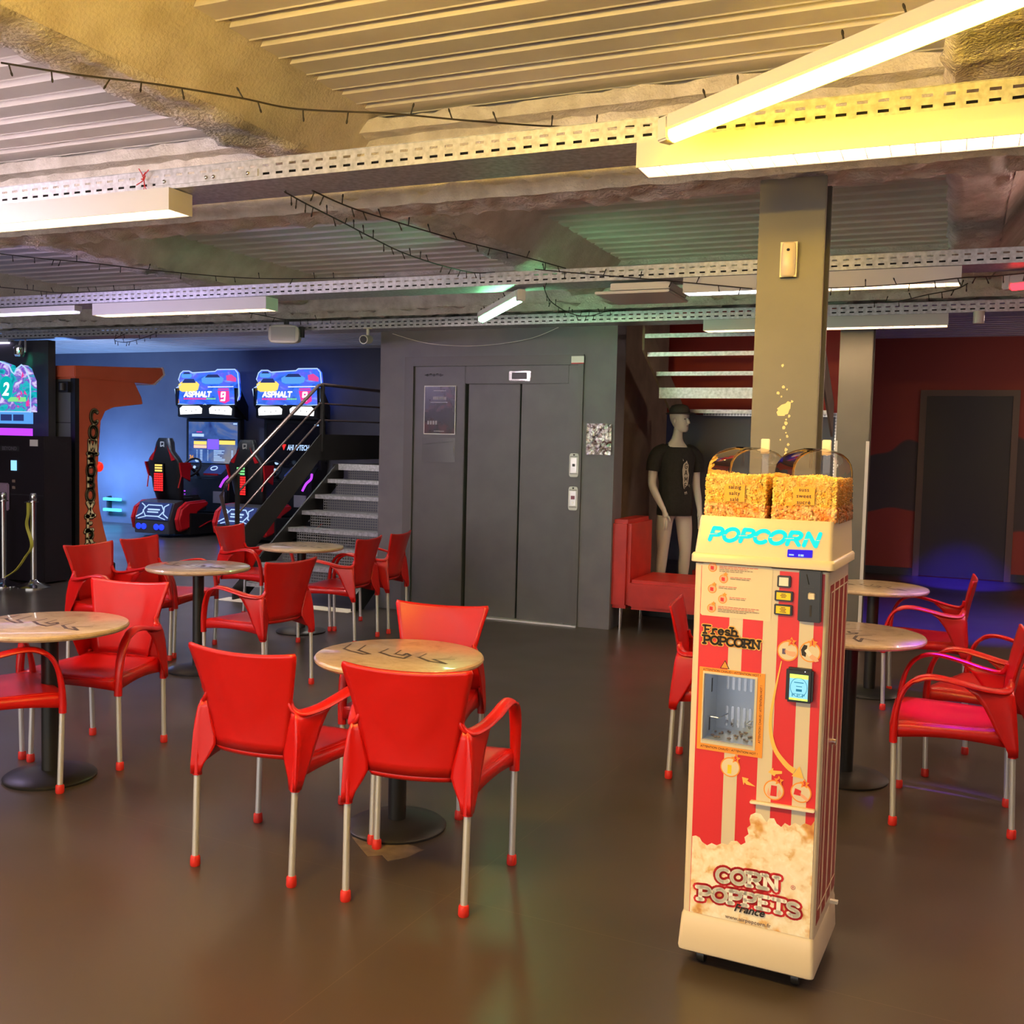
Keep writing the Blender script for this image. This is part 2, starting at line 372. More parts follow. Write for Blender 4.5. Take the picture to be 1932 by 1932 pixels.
def text_obj(name, body, size, m, parent, M, bold=0., shear=0., align='CENTER', extrude=.0004, spacing=1.0, squash=1.0):
    cu = bpy.data.curves.new(name, 'FONT'); cu.body = body; cu.size = size; cu.align_x = align; cu.align_y = 'CENTER'
    cu.offset = bold; cu.shear = shear; cu.extrude = extrude; cu.space_character = spacing; cu.resolution_u = 3
    t = bpy.data.objects.new(name, cu); COL.objects.link(t)
    dg = bpy.context.evaluated_depsgraph_get(); me = bpy.data.meshes.new_from_object(t.evaluated_get(dg))
    bpy.data.objects.remove(t); bpy.data.curves.remove(cu)
    me.name = name; me.transform(M @ Matrix.Diagonal((squash, 1, 1, 1)))
    me.materials.clear(); me.materials.append(MT[m] if isinstance(m, str) else m)
    o = bpy.data.objects.new(name, me); COL.objects.link(o); o.parent = parent
    return o
def face_front(x, y, z): # text lying in a plane facing -Y
    return Matrix.Translation((x, y, z)) @ Matrix.Rotation(R(90), 4, 'X')

# letters drawn with thick strokes and slab serifs (unit height 1)
def arc(cx, cy, rx, ry, a0, a1, n=10): return [(cx+rx*math.cos(R(a0+(a1-a0)*k/n)), cy+ry*math.sin(R(a0+(a1-a0)*k/n))) for k in range(n+1)]
GL = {
 'C': (.78, [arc(.42, .5, .36, .5, 45, 315, 14)], []),
 'O': (.86, [arc(.43, .5, .37, .5, 0, 360, 18)], []),
 'R': (.84, [[(.16, 0), (.16, 1)], [(.16, 1)] + arc(.46, .74, .24, .26, 90, -90, 8) + [(.16, .48)], [(.44, .48), (.74, 0)]], [(.16, 0), (.76, 0), (.1, 1)]),
 'N': (.92, [[(.16, 0), (.16, 1), (.74, 0), (.74, 1)]], [(.16, 0), (.74, 1), (.1, 1)]),
 'P': (.76, [[(.16, 0), (.16, 1)], [(.16, 1)] + arc(.44, .72, .25, .28, 90, -90, 8) + [(.16, .44)]], [(.16, 0), (.1, 1)]),
 'E': (.74, [[(.64, 1), (.16, 1), (.16, 0), (.66, 0)], [(.16, .52), (.5, .52)]], [(.12, 0), (.12, 1)]),
 'T': (.78, [[(.06, 1), (.72, 1)], [(.39, 1), (.39, 0)]], [(.39, 0)]),
 'S': (.70, [arc(.36, .75, .27, .25, 30, 270, 9) + arc(.36, .25, .28, .25, 90, -150, 9)], []),
 'F': (.70, [[(.62, 1), (.16, 1), (.16, 0)], [(.16, .52), (.48, .52)]], [(.16, 0), (.12, 1)]),
 'M': (1.0, [[(.14, 0), (.14, 1), (.48, .3), (.82, 1), (.82, 0)]], [(.14, 0), (.82, 0)]),
 'B': (.80, [[(.16, 0), (.16, 1)] + arc(.44, .76, .22, .24, 90, -90, 7) + [(.16, .52)], [(.3, .52)] + arc(.46, .26, .25, .26, 90, -90, 7) + [(.16, 0)]], []),
 'X': (.84, [[(.1, 0), (.72, 1)], [(.1, 1), (.72, 0)]], [(.12, 0), (.7, 0)]),
 'A': (.86, [[(.08, 0), (.42, 1), (.76, 0)], [(.2, .32), (.64, .32)]], []),
 'H': (.86, [[(.14, 0), (.14, 1)], [(.7, 0), (.7, 1)], [(.14, .5), (.7, .5)]], []),
 'L': (.66, [[(.14, 1), (.14, 0), (.6, 0)]], []),
 'G': (.84, [arc(.42, .5, .34, .5, 45, 345, 14) + [(.76, .45), (.48, .45)]], []),
 '9': (.72, [[(.62, .62), (.1, .45), (.1, 1), (.62, 1), (.62, 0), (.1, 0)]], []),
 'r': (.54, [[(.14, 0), (.14, .62)], arc(.36, .36, .22, .28, 170, 60, 5)], [(.14, 0)]),
 'e': (.60, [[(.1, .34), (.5, .34)] + arc(.3, .32, .21, .32, 10, 320, 10)], []),
 's': (.50, [arc(.26, .48, .17, .16, 30, 270, 6) + arc(.26, .16, .18, .16, 90, -150, 6)], []),
 'h': (.66, [[(.14, 0), (.14, 1)], [(.14, .4)] + arc(.34, .42, .18, .22, 150, 0, 6) + [(.52, 0)]], [(.14, 0), (.52, 0), (.1, 1)]),
}
def stroke_mesh(mb, text, h, wid, at, spacing=1., serif=True, slant=0., curve=None, aspect=1.):
    # at(u, v) maps the plane of the writing to 3D
    x = 0.
    for ch in text:
        if ch == ' ': x += .4; continue
        adv, strokes, ser = GL[ch]
        ss = list(strokes)
        if serif:
            for sx, sy in ser: ss = ss + [[(sx-.15, sy), (sx+.15, sy)]]
        for st in ss:
            P = [Vector((((x+px)*aspect+slant*py)*h, py*h)) for px, py in st]
            if curve: P = [Vector(curve(p.x, p.y)) for p in P]
            for a, b in zip(P, P[1:]):
                d = b-a
                if d.length < 1e-6: continue
                n = Vector((-d.y, d.x)).normalized()*wid/2
                mb.poly([at(*(a+n)), at(*(a-n)), at(*(b-n)), at(*(b+n))])
            for p in P:
                mb.poly([at(p.x+wid/2*math.cos(k*PI/4), p.y+wid/2*math.sin(k*PI/4)) for k in range(8)])
        x += adv*spacing
    return x*h*aspect

# ================================================================ the room
XL, XR, YF, YB, ZC = -16.4, 4.2, -4.2, 14.85, 3.2
struct('floor', MB().box(XL-.2, XR+.2, YF-.2, YB+.2, -.1, 0), 'floor', smooth=0)
# corrugated steel deck, ribs along X every 20 cm
mb = MB(); prof = []
y = YF-.1
while y < YB+.1:
    prof += [(y, ZC), (y+.120, ZC), (y+.126, ZC-.004), (y+.132, ZC), (y+.145, ZC+.06), (y+.185, ZC+.06)]
    y += .2
mb.grid([[(XL-.1, a, b) for a, b in prof], [(XR+.1, a, b) for a, b in prof]])
struct('ceiling', mb, 'deck', smooth=0)
struct('wall_back', MB().box(XL-.1, -3.6, YB, YB+.15, 0, 3.35), 'bluewall', smooth=0)
struct('wall_back_right', MB().box(-3.6, XR+.1, YB, YB+.15, 0, 3.35), 'redwall', smooth=0)
struct('wall_left', MB().box(XL-.15, XL, YF, YB, 0, 3.35), 'bluewall', smooth=0)
struct('wall_right', MB().box(XR, XR+.15, YF, YB, 0, 3.35), 'darkwall', smooth=0)
struct('wall_front', MB().box(XL, -10.5, YF-.15, YF, 0, 3.35).box(1.5, XR, YF-.15, YF, 0, 3.35).box(-10.5, 1.5, YF-.15, YF, 0, .35).box(-10.5, 1.5, YF-.15, YF, 2.55, 3.35), 'shade', smooth=0)
wn = struct('added_window_1', MB().box(-10.5, 1.5, YF-.10, YF-.04, .35, .42).box(-10.5, 1.5, YF-.10, YF-.04, 2.48, 2.55), 'grey_trim', smooth=0)  # unseen window, added as the source of the extra daylight
for k in range(9): obj('mullion', MB().box(-10.5+1.4925*k, -10.44+1.4925*k, YF-.10, YF-.04, .42, 2.48), 'grey_trim', wn, smooth=0)
obj('pane', MB().box(-10.5, 1.5, YF-.075, YF-.070, .42, 2.48), 'glass', wn, smooth=0)
struct('wall_partition', MB().box(-14.2, -9.33, 8.50, 8.60, 0, 2.67), 'darkwall', smooth=0)
struct('baseboard_back', MB().box(XL, -6.9, YB-.02, YB, 0, .12), 'bluewall', smooth=0)
# lift shaft
struct('wall_shaft', MB().box(-5.15, -4.87, 8.66, 8.92, 0, 3.2).box(-3.06, -2.76, 8.66, 8.92, 0, 3.2).box(-4.87, -3.06, 8.66, 8.92, 2.44, 3.2), 'shaft', smooth=0)
struct('wall_shaft_side', MB().box(-3.08, -2.95, 8.92, 11.0, 0, 3.2).box(-5.15, -5.02, 8.92, 11.0, 0, 3.2).box(-5.15, -2.95, 11.0, 11.13, 0, 3.2), 'shade', smooth=0)
d1 = struct('door_1', MB().box(-4.87, -4.775, 8.64, 8.9, 0, 2.44).box(-3.11, -3.06, 8.64, 8.9, 0, 2.44).box(-4.775, -3.11, 8.64, 8.9, 2.35, 2.44), 'grey_trim', smooth=0)
obj('side_panel', MB().box(-4.775, -4.235, 8.665, 8.75, .01, 2.35).box(-4.235, -3.205, 8.665, 8.75, 2.185, 2.35), 'doorgrey', d1, smooth=0, bevel=.004)
obj('door_leaf', MB().box(-4.215, -3.69, 8.70, 8.76, .01, 2.185), 'doorgrey', d1, smooth=0, bevel=.004)
obj('door_leaf', MB().box(-3.668, -3.205, 8.685, 8.76, .01, 2.185), 'doorgrey', d1, smooth=0, bevel=.004)
obj('side_panel', MB().box(-3.203, -3.11, 8.66, 8.75, .01, 2.35), 'doorgrey', d1, smooth=0, bevel=.004)
obj('sill', MB().box(-4.87, -3.06, 8.62, 8.9, 0, .012), 'alu', d1, smooth=0)
mb = MB(); mb.prism([(-3.79+.02*0, 8.655, 2.21), (-3.575, 8.655, 2.21), (-3.575, 8.655, 2.30), (-3.79, 8.655, 2.30)], (0, .012, 0))
fi = obj('floor_indicator', mb, 'chrome', d1, bevel=.012)
obj('display', MB().box(-3.755, -3.61, 8.648, 8.656, 2.225, 2.285), 'blackp', fi, smooth=0)
mb = MB().box(-4.66, -4.47, 8.655, 8.664, 2.262, 2.272)
for k in range(5): mb.ball((-4.635+k*.035, 8.66, 2.267+.004*(k % 2)), (.016, .006, .011))
obj('maker_plate', mb, 'blackp', d1)
tg = obj('notice_label', MB().box(-3.175, -3.055, 8.632, 8.638, 2.365, 2.425), 'white', d1, smooth=0)
obj('red_strip', MB().box(-3.175, -3.055, 8.631, 8.637, 2.358, 2.366), 'redprint', tg, smooth=0)
# dark doorway in the red wall
d2 = struct('door_2', MB().box(-.46, -.38, YB-.05, YB, 0, 2.5).box(.66, .74, YB-.05, YB, 0, 2.5).box(-.38, .66, YB-.05, YB, 2.42, 2.5), mat('door_frame_brown', srgb(96, 74, 56), .5), smooth=0)
obj('door_leaf', MB().box(-.38, .66, YB-.02, YB-.005, .01, 2.42), mat('door_black', srgb(36, 29, 23), .5), d2, smooth=0)
struct('trim_1', MB().box(-3.6, -.46, YB-.02, YB, 0, .10).box(.74, XR, YB-.02, YB, 0, .10), 'dark', smooth=0)
# high window strips behind the partition
# columns
def column(x0, x1, y0, y1, z1, m='column'):
    mb = MB().box(x0, x1, y0, y0+.02, 0, z1).box(x0, x1, y1-.02, y1, 0, z1).box((x0+x1)/2-.01, (x0+x1)/2+.01, y0+.02, y1-.02, 0, z1)
    return struct('column', mb, m, smooth=0, bevel=.003)
c1 = column(-.80, -.53, 4.40, 4.60, 2.74)
c1['label'] = 'grey steel column behind the popcorn machine'
# chipped paint on the near column
mb = MB(); rnd = random.Random(3)
for (dx, z, r) in [(0, 1.79, .026), (-.012, 1.775, .018), (.012, 1.80, .016)] + [(rnd.uniform(-.03, .03), z, rnd.uniform(.003, .008)) for z in (1.97, 1.88, 1.87, 1.855, 1.84, 1.82, 1.76, 1.745, 1.73, 1.71, 1.69, 1.675, 1.66, 1.64, 1.62, 1.60)]:
    n = 8; lift = .0005+len(mb.v)*.00001; mb.prism([(-.664+dx+r*rnd.uniform(.6, 1.2)*math.cos(2*PI*k/n), 4.400-lift, z+r*rnd.uniform(.7, 1.5)*math.sin(2*PI*k/n)) for k in range(n)], (0, lift, 0))
obj('chipped_paint', mb, mat('bare_filler', srgb(228, 206, 160), .8), c1, smooth=0)
c2 = column(-.90, -.645, 8.75, 8.98, 3.1)
c2['label'] = 'grey column with white corner guards by the red wall'
obj('corner_guard', MB().box(-.905, -.885, 8.744, 8.77, .02, 1.72), 'white_metal', c2, smooth=0)
obj('corner_guard', MB().box(-.665, -.64, 8.744, 8.77, .02, 1.72), 'white_metal', c2, smooth=0)

# sprayed beams
def rough(mb, prof, axis, a0, a1, step, amp, freq=7, closed=True, psub=.035):
    P = []
    n = len(prof)
    for i in range(n if closed else n-1):
        p, q = Vector(prof[i]), Vector(prof[(i+1) % n]); k = max(1, int((q-p).length/psub))
        for j in range(k): P.append((p.lerp(q, j/k), Vector(((q-p).y, -(q-p).x)).normalized()))
    if not closed: P.append((Vector(prof[-1]), P[-1][1]))
    rows = []; N = int((a1-a0)/step)
    for i in range(N+1):
        a = a0+(a1-a0)*i/N; row = []
        for p, nn in P:
            v = Vector((a, p.x, p.y))
            s = noise.fractal(v*freq, 1., 2., 3)*amp + max(0, noise.noise(v*freq*2.6))*amp*.7
            q = p+nn*s
            row.append((a, q.x, q.y) if axis == 'x' else (q.x, a, q.y))
        rows.append(row)
    if closed: mb.rings(rows)
    else: mb.grid(rows)
def i_beam(name, yc, zb, x0, x1):
    mb = MB()
    rough(mb, [(yc-.13, zb), (yc+.13, zb), (yc+.13, zb+.06), (yc-.13, zb+.06)][::-1], 'x', x0, x1, .035, .034, 8)
    rough(mb, [(yc-.13, zb+.36), (yc+.13, zb+.36), (yc+.13, zb+.42), (yc-.13, zb+.42)][::-1], 'x', x0, x1, .06, .016, 8)
    rough(mb, [(yc-.025, zb+.03), (yc+.025, zb+.03), (yc+.025, zb+.4), (yc-.025, zb+.4)][::-1], 'x', x0, x1, .09, .006, 4, psub=.09)
    b = struct(name, mb, 'foam', smooth=60)
    return b
b = i_beam('ceiling_beam', 4.50, 2.75, -12, XR); b['label'] = 'rough sprayed steel beam above the grey column'
b = i_beam('ceiling_beam', 8.53, 2.80, XL, XR); b['label'] = 'rough sprayed steel beam over the lift wall'
def cross_beam(xr, y0, y1, step=.05):
    mb = MB(); x = xr
    rough(mb, [(x+.0, 3.22), (x-.20, 2.965)], 'y', y0, y1, step, .006, 5, closed=False, psub=.05)
    b = struct('ceiling_joist', mb, 'foamside', smooth=70)
    mb = MB()
    rough(mb, [(x-.19, 2.985), (x-.22, 2.95), (x-.46, 2.945), (x-.50, 2.985), (x-.47, 3.22)], 'y', y0, y1, step*.8, .024, 9, closed=False)
    o = obj('sprayed_underside', mb, 'foam', b, smooth=70)
    return b
for x in (-2.65, -5.70, -8.75, -11.8, .40):
    cross_beam(x, -2.5 if x in (-2.65, .40) else 1.0, 4.48); cross_beam(x, 4.52, 8.5)

# ================================================================ trays and lamps under the ceiling
def cable_tray(y, z, x0, x1, label, pitch=.066):
    t = thing('cable_tray', label, 'cable tray', (0, 0, 0), 0, 'perforated cable trays under the ceiling')
    H, W = .085, .28; rows = (.018, .028, .052, .062)
    mb = MB()
    def strip(a, b):
        mb.box(x0, x1, y-.0015, y, z+a, z+b)
    strip(0, rows[0]); strip(rows[1], rows[2]); strip(rows[3], H)
    n = int((x1-x0)/pitch)
    for a, b in ((rows[0], rows[1]), (rows[2], rows[3])):
        for k in range(n):
            xa = x0+k*pitch; mb.box(xa, xa+pitch*.48, y-.0015, y, z+a, z+b)
    mb.box(x0, x1, y-.006, y+.004, z+H-.002, z+H); mb.box(x0, x1, y-.005, y, z-.002, z+.003)
    obj('side_rail', mb, 'galv', t, smooth=0)
    obj('tray_floor', MB().box(x0, x1, y, y+W, z-.0015, z), 'galv', t, smooth=0)
    obj('back_rail', MB().box(x0, x1, y+W, y+W+.0015, z, z+H), 'galv', t, smooth=0)
    c = MB(); rn = random.Random(int(y*10))
    for j in range(4):
        yy = y+.03+j*.055
        c.tube([(x0+(x1-x0)*k/24, yy+rn.uniform(-.012, .012), z+.022+rn.uniform(0, .012)) for k in range(25)], .016, 6)
    tag(obj('cable_bundle', c, 'blackp'), 'black cables lying in the '+label.split(',')[0], 'cables')
    return t
cable_tray(3.60, 2.70, -8.5, 2.6, 'nearest long perforated cable tray, level with the yellow tube lamp')
cable_tray(6.42, 2.70, -13.5, 3.0, 'middle perforated cable tray, crossing behind the column sensor')
cable_tray(8.42, 2.69, -14.5, 3.4, 'farthest perforated cable tray, along the top of the lift wall')
cable_tray(.80, 2.70, -6.5, 2.6, 'cable tray above the viewer, nearer than the yellow tube lamp')
# splice plate with bolts and a red tie on the near tray
mb = MB().box(-3.30, -2.75, 3.594, 3.598, 2.715, 2.745)
sp = tag(obj('splice_plate', mb, 'galv', smooth=0), 'galvanised splice plate bolted to the near cable tray', 'bracket')
mb = MB()
for x in (-3.25, -3.02, -2.98, -2.80): mb.ball((x, 3.592, 2.73), (.009, .006, .009), 8, 5)
obj('bolt', mb, 'chrome', sp)
mb = MB(); rn = random.Random(5)
for k in range(9):
    a = Vector((-3.36, 3.588, 2.745)); b = a+Vector((rn.uniform(-.035, .035), rn.uniform(-.012, 0), rn.uniform(-.05, .05)))
    mb.tube([a, a.lerp(b, .5)+Vector((rn.uniform(-.01, .01), -.004, 0)), b], .0022, 5)
tag(obj('red_tie', mb, 'redprint'), 'tangled red wire tie on the near cable tray', 'tie')

def luminaire(x0, x1, y, z, label, em='e_warm', blades=True, h=.095, wd=.15, split=None):
    t = thing('louvred_ceiling_lamp', label, 'ceiling lamp', ((x0+x1)/2, y, z), 0, 'long louvred lamps under the trays')
    L = (x1-x0)/2; g = .006
    obj('housing', MB().box(-L, L, 0, g, 0, h).box(-L, L, wd-g, wd, 0, h).box(-L, L, g, wd-g, h-g, h), 'white_metal', t, smooth=0)
    obj('end_cap', MB().box(-L-.006, -L, 0, wd, 0, h), 'white_metal', t, smooth=0); obj('end_cap', MB().box(L, L+.006, 0, wd, 0, h), 'white_metal', t, smooth=0)
    if split is None: obj('lit_tube', MB().box(-L+.03, L-.03, .045, wd-.045, .060, .066), em, t, smooth=0)
    else:
        obj('lit_tube', MB().box(-L+.03, split, .045, wd-.045, .060, .066), 'e_cool', t, smooth=0)
        obj('lit_tube', MB().box(split+.02, L-.03, .045, wd-.045, .060, .066), em, t, smooth=0)
    mb = MB(); n = max(2, int(2*L/.075))
    for k in range(n+1):
        x = -L+2*L*k/n; mb.box(x-.0012, x+.0012, .010, wd-.010, .002, .040)
    mb.quad((-L, .008, .002), (L, .008, .002), (L, .034, .070), (-L, .034, .070)); mb.quad((-L, wd-.008, .002), (L, wd-.008, .002), (L, wd-.034, .070), (-L, wd-.034, .070))
    obj('louvre', mb, 'louvre', t, smooth=0, recalc=False)
    return t
luminaire(-4.95, -3.20, 3.56, 2.60, 'louvred lamp at far left under the nearest tray, glowing cream')
luminaire(-1.08, .75, 3.56, 2.60, 'louvred lamp right behind the yellow tube, white housing lit yellow')
luminaire(-6.55, -4.83, 6.42, 2.60, 'louvred lamp left of the lift under the middle tray')
luminaire(-1.62, -.02, 6.42, 2.60, 'louvred lamp crossing behind the grey column under the middle tray', split=-.28)
luminaire(-1.95, -.10, 8.44, 2.60, 'louvred lamp in front of the red wall under the farthest tray')
for x0, em in ((-5.2, 'e_warm'), (-2.3, 'e_warm'), (.3, 'e_warm')):  # unseen lamps, added to light the front of the scene
    luminaire(x0, x0+1.75, .80, 2.60, 'added louvred lamp above the viewer, %s of three' % {-5.2: 'left', -2.3: 'middle', .3: 'right'}[x0], em)
mb = MB().box(-8.6, -6.75, 6.42, 6.50, 2.645, 2.69)
t = thing('strip_lamp', 'slim white strip lamp at the left end of the middle tray', 'ceiling lamp')
obj('housing', mb, 'white_metal', t, smooth=0); obj('diffuser', MB().box(-8.58, -6.77, 6.425, 6.495, 2.630, 2.644), 't_lilac', t, smooth=0)
mb = MB().box(-13.0, -9.9, 8.46, 8.54, 2.655, 2.685)
t = thing('strip_lamp', 'slim lit strip lamp above the black arcade cabinet', 'ceiling lamp')
obj('housing', mb, 'white_metal', t, smooth=0); obj('diffuser', MB().box(-12.98, -9.92, 8.465, 8.535, 2.640, 2.654), 't_lilac', t, smooth=0)

def tube_lamp(a, b, em, label, s=.026):
    a, b = Vector(a), Vector(b); L = (b-a).length; d = (b-a).normalized()
    t = thing('coloured_tube_lamp', label, 'tube lamp', a)
    t.rotation_euler = d.to_track_quat('X', 'Z').to_euler()
    obj('batten', MB().box(0, L, -s*1.2, s*1.2, .012, .012+s*1.9), 'white_metal', t, smooth=0, bevel=.004)
    obj('end_cap', MB().box(-.05, 0, -s*1.15, s*1.15, -.018, .012+s*1.9), 'white_metal', t, bevel=.006); obj('end_cap', MB().box(L, L+.05, -s*1.15, s*1.15, -.018, .012+s*1.9), 'white_metal', t, bevel=.006)
    mb = MB(); mb.tube([(0.0, 0, 0), (L, 0, 0)], s, 14)
    obj('lit_tube', mb, em, t)
    return t
tube_lamp((-.90, 3.36, 2.64), (.45, 2.50, 2.70), 't_yellow', 'long yellow glowing tube lamp hung at a slant under the near tray')
tube_lamp((-3.46, 7.36, 2.60), (-2.80, 6.55, 2.62), 't_green', 'short green glowing tube lamp between the far trays')
tube_lamp((.26, 6.70, 2.61), (1.15, 6.25, 2.61), 't_red', 'red glowing tube lamp at the right edge under the middle tray')
tube_lamp((-7.6, 5.0, 2.62), (-6.7, 4.2, 2.62), 't_purple', 'purple glowing tube lamp hung beyond the left edge')
tube_lamp((-5.9, 2.9, 2.62), (-4.9, 1.9, 2.64), 't_pink', 'added pink glowing tube lamp hung beyond the left edge, nearer of two')  # unseen tube, added to lift the ceiling on the left
tube_lamp((1.5, 5.7, 2.62), (2.4, 4.8, 2.62), 't_rose', 'added rose tube lamp hung beyond the right edge')  # unseen tube, added to brighten the far ceiling bay
tube_lamp((2.0, 11.4, 2.9), (3.0, 10.6, 2.9), 't_rose', 'added rose tube lamp near the red wall beyond the right edge')  # unseen tube, added for more light on the red wall
tube_lamp((-2.30, 1.46, 2.60), (-1.5, 1.12, 2.60), 't_amber', 'second yellow tube lamp above the viewer, out of the photo')
for x0, y_, z_, em in ((-13.2, 11.2, 3.095, 'e_day'), (-10.2, 11.2, 3.095, 'e_day'), (-7.3, 9.4, 3.095, 'e_mid'), (.9, 6.42, 2.60, 'e_warm'), (.6, 8.44, 2.60, 'e_warm')):  # lamps added out of sight to brighten the far left and the right side
    luminaire(x0, x0+1.75, y_, z_, 'added louvred lamp ' + {-13.2: 'high over the blue lit corner', -10.2: 'high over the racing cabinets', -7.3: 'high over the foot of the staircase', .9: 'beyond the right edge under the middle tray', .6: 'beyond the right edge under the farthest tray'}[x0], em)
# flat white panel under the middle tray
t = thing('ceiling_panel_unit', 'flat white panel unit hung under the middle tray beside the column', 'panel unit')
obj('panel', MB().box(-2.22, -1.72, 6.44, 6.95, 2.615, 2.632), 'white', t, smooth=0, bevel=.004)
obj('box_body', MB().box(-2.12, -1.72, 6.46, 6.9, 2.640, 2.685), 'white', t, smooth=0, bevel=.004)
# loudspeaker, cameras, sensors
t = thing('loudspeaker', 'small white loudspeaker hanging under the farthest tray', 'speaker', (-5.97, 8.27, 2.59), 18)
mb = MB(); mb.rings([[(x*sx, y, z*sx+.04) for x, z in [(a*.15+.0, b*.09) for a, b in [(math.copysign(abs(math.cos(q))**.5, math.cos(q)), math.copysign(abs(math.sin(q))**.5, math.sin(q))) for q in [2*PI*k/20 for k in range(20)]]]] for y, sx in ((-.10, .92), (-.09, 1), (.05, .9), (.10, .6))])
obj('body', mb, 'white', t); obj('grille', MB().box(-.12, .12, -.104, -.100, -.025, .105), mat('speaker_grille', (.5, .5, .5), .7), t, smooth=0, bevel=.01)
obj('bracket', MB().box(-.02, .02, -.02, .02, .11, .17), 'dark', t, smooth=0); obj('bracket', MB().box(.13, .17, -.02, .03, .02, .12), 'dark', t, smooth=0)
t = thing('security_camera', 'small white bullet camera under the farthest tray by the lift', 'camera', (-5.14, 8.36, 2.58), 10)
mb = MB(); mb.tube([(0, .09, .01), (0, -.05, -.005)], .042, 16); obj('body', mb, 'white', t)
mb = MB(); mb.tube([(0, -.048, -.004), (0, -.056, -.006)], .034, 16); obj('lens', mb, 'blackp', t)
mb = MB(); mb.tube([(0, .06, .04), (0, .06, .11)], .016, 10); mb.lathe([(.045, .105), (.045, .115)], 14, (0, .06)); obj('mount', mb, 'white', t)
mb = MB(); mb.lathe([(.035, 2.60), (.04, 2.605), (.04, 2.69)], 16, (.114, 8.40)); tag(obj('small_sensor', mb, 'white'), 'small white cylinder sensor under the tray by the red wall', 'sensor')
t = thing('motion_sensor', 'cream motion sensor screwed high on the grey column', 'sensor', (-.668, 4.398, 2.33))
mb = MB(); mb.rings([[(math.copysign(abs(math.cos(q))**.6, math.cos(q))*.034, -.0-max(0, -math.sin(q))*dd, z) for q in [2*PI*k/20 for k in range(20)]] for z, dd in ((-.0, .030), (.01, .042), (.08, .050), (.135, .036), (.143, .028))])
mb.box(-.034, .034, -.026, 0, 0, .143)
obj('case', mb, 'cream', t, smooth=50)
mb = MB(); mb.ball((0, -.044, .108), (.007, .007, .006)); obj('sensor_eye', mb, 'blackp', t)
t = thing('spot_lamp', 'small chrome spot lamp shining green on the dark partition', 'spot lamp', (-9.66, 8.40, 2.53))
mb = MB(); mb.lathe([(.045, -.05), (.06, -.02), (.06, .05), (.03, .08)], 14, (0, 0)); obj('head', mb, 'chrome', t)
mb = MB(); mb.tube([(0, 0, .07), (0, .02, .13)], .012, 8).box(.08, .095, 0, .015, 0, .14); obj('bracket', mb, 'alu', t)

# strings of unlit fairy lights
def fairy(pts, label, n, seed, r=.0035):
    t = thing('fairy_light_string', label, 'fairy lights', (0, 0, 0), 0, 'strings of unlit fairy lights')
    P = spline(pts, 8); mb = MB(); mb.tube(P, r, 6); obj('wire', mb, 'cable', t)
    rn = random.Random(seed); me = None
    for k in range(n):
        f = (k+.5+rn.uniform(-.3, .3))/n*(len(P)-1); i = min(int(f), len(P)-2); p = P[i].lerp(P[i+1], f-i)
        d = Vector((rn.uniform(-.5, .5), rn.uniform(-.4, .2), rn.choice((-1, -1, 1))))
        if me is None:
            mb = MB(); mb.tube([(0, 0, 0), (0, 0, .030)], .0028, 6).ball((0, 0, .036), (.0042, .0042, .010), 8, 5)
            o = obj('bulb', mb, 'cable', t); me = o.data
        else:
            o = bpy.data.objects.new('bulb', me); COL.objects.link(o); o.parent = t
        o.location = p; o.rotation_euler = d.to_track_quat('Z', 'Y').to_euler()
    return t
fairy([(-3.08,2.61,2.88),(-2.89,2.77,2.87),(-2.70,2.93,2.87),(-2.48,3.13,2.86),(-2.33,3.28,2.85),(-2.00,3.42,2.84),(-1.73,3.57,2.83),(-1.42,3.75,2.83),(-1.11,3.80,2.82)], 'fairy lights slung across the big yellow lit joist', 15, 1)
fairy([(-1.05,3.64,2.79),(-.89,3.46,2.745),(-.69,3.33,2.75),(-.54,3.23,2.755),(-.34,3.10,2.76),(-.19,3.00,2.765),(-.07,2.93,2.77),(.11,2.80,2.775),(.42,2.6,2.79)], 'fairy lights laid along the yellow tube lamp', 13, 2)
fairy([(-2.74,3.77,2.69),(-2.78,4.00,2.69),(-2.86,4.44,2.70),(-2.91,4.77,2.70),(-2.96,5.21,2.70),(-2.99,5.73,2.72),(-3.04,6.30,2.77),(-2.95,6.46,2.795)], 'fairy lights from the near tray to the middle tray, left of the pair', 26, 3)
fairy([(-2.61,3.79,2.69),(-2.62,4.10,2.69),(-2.62,4.50,2.71),(-2.59,5.13,2.74),(-2.51,5.77,2.77),(-2.43,6.45,2.795)], 'fairy lights from the near tray to the middle tray, right of the pair', 16, 4)
fairy([(-6.17,5.08,2.85),(-5.88,5.31,2.83),(-5.63,5.49,2.82),(-5.26,5.83,2.80),(-4.84,6.24,2.80),(-4.27,6.40,2.80),(-3.81,6.44,2.80)], 'fairy lights drooping in front of the green lit joist', 18, 5)
fairy([(-7.23,6.01,2.80),(-7.06,6.26,2.80),(-6.92,6.40,2.795),(-6.58,6.44,2.795),(-6.06,6.44,2.795)], 'fairy lights lying on the left end of the middle tray', 16, 6)
fairy([(-5.72,7.38,2.72),(-5.73,7.93,2.73),(-5.67,8.35,2.78),(-5.46,8.44,2.79)], 'fairy lights hanging near the loudspeaker', 10, 7)
fairy([(-2.56,6.40,2.66),(-2.71,6.92,2.65),(-2.87,7.75,2.68),(-2.89,8.24,2.72),(-2.76,8.42,2.785),(-2.62,8.44,2.785)], 'fairy lights dropping from the green tube to the farthest tray', 22, 8)
fairy([(-2.63,6.40,2.79),(-2.24,6.40,2.74),(-1.77,6.38,2.68),(-1.46,6.38,2.64),(-1.18,6.36,2.60)], 'fairy lights sagging in front of the lamp left of the column', 8, 9)
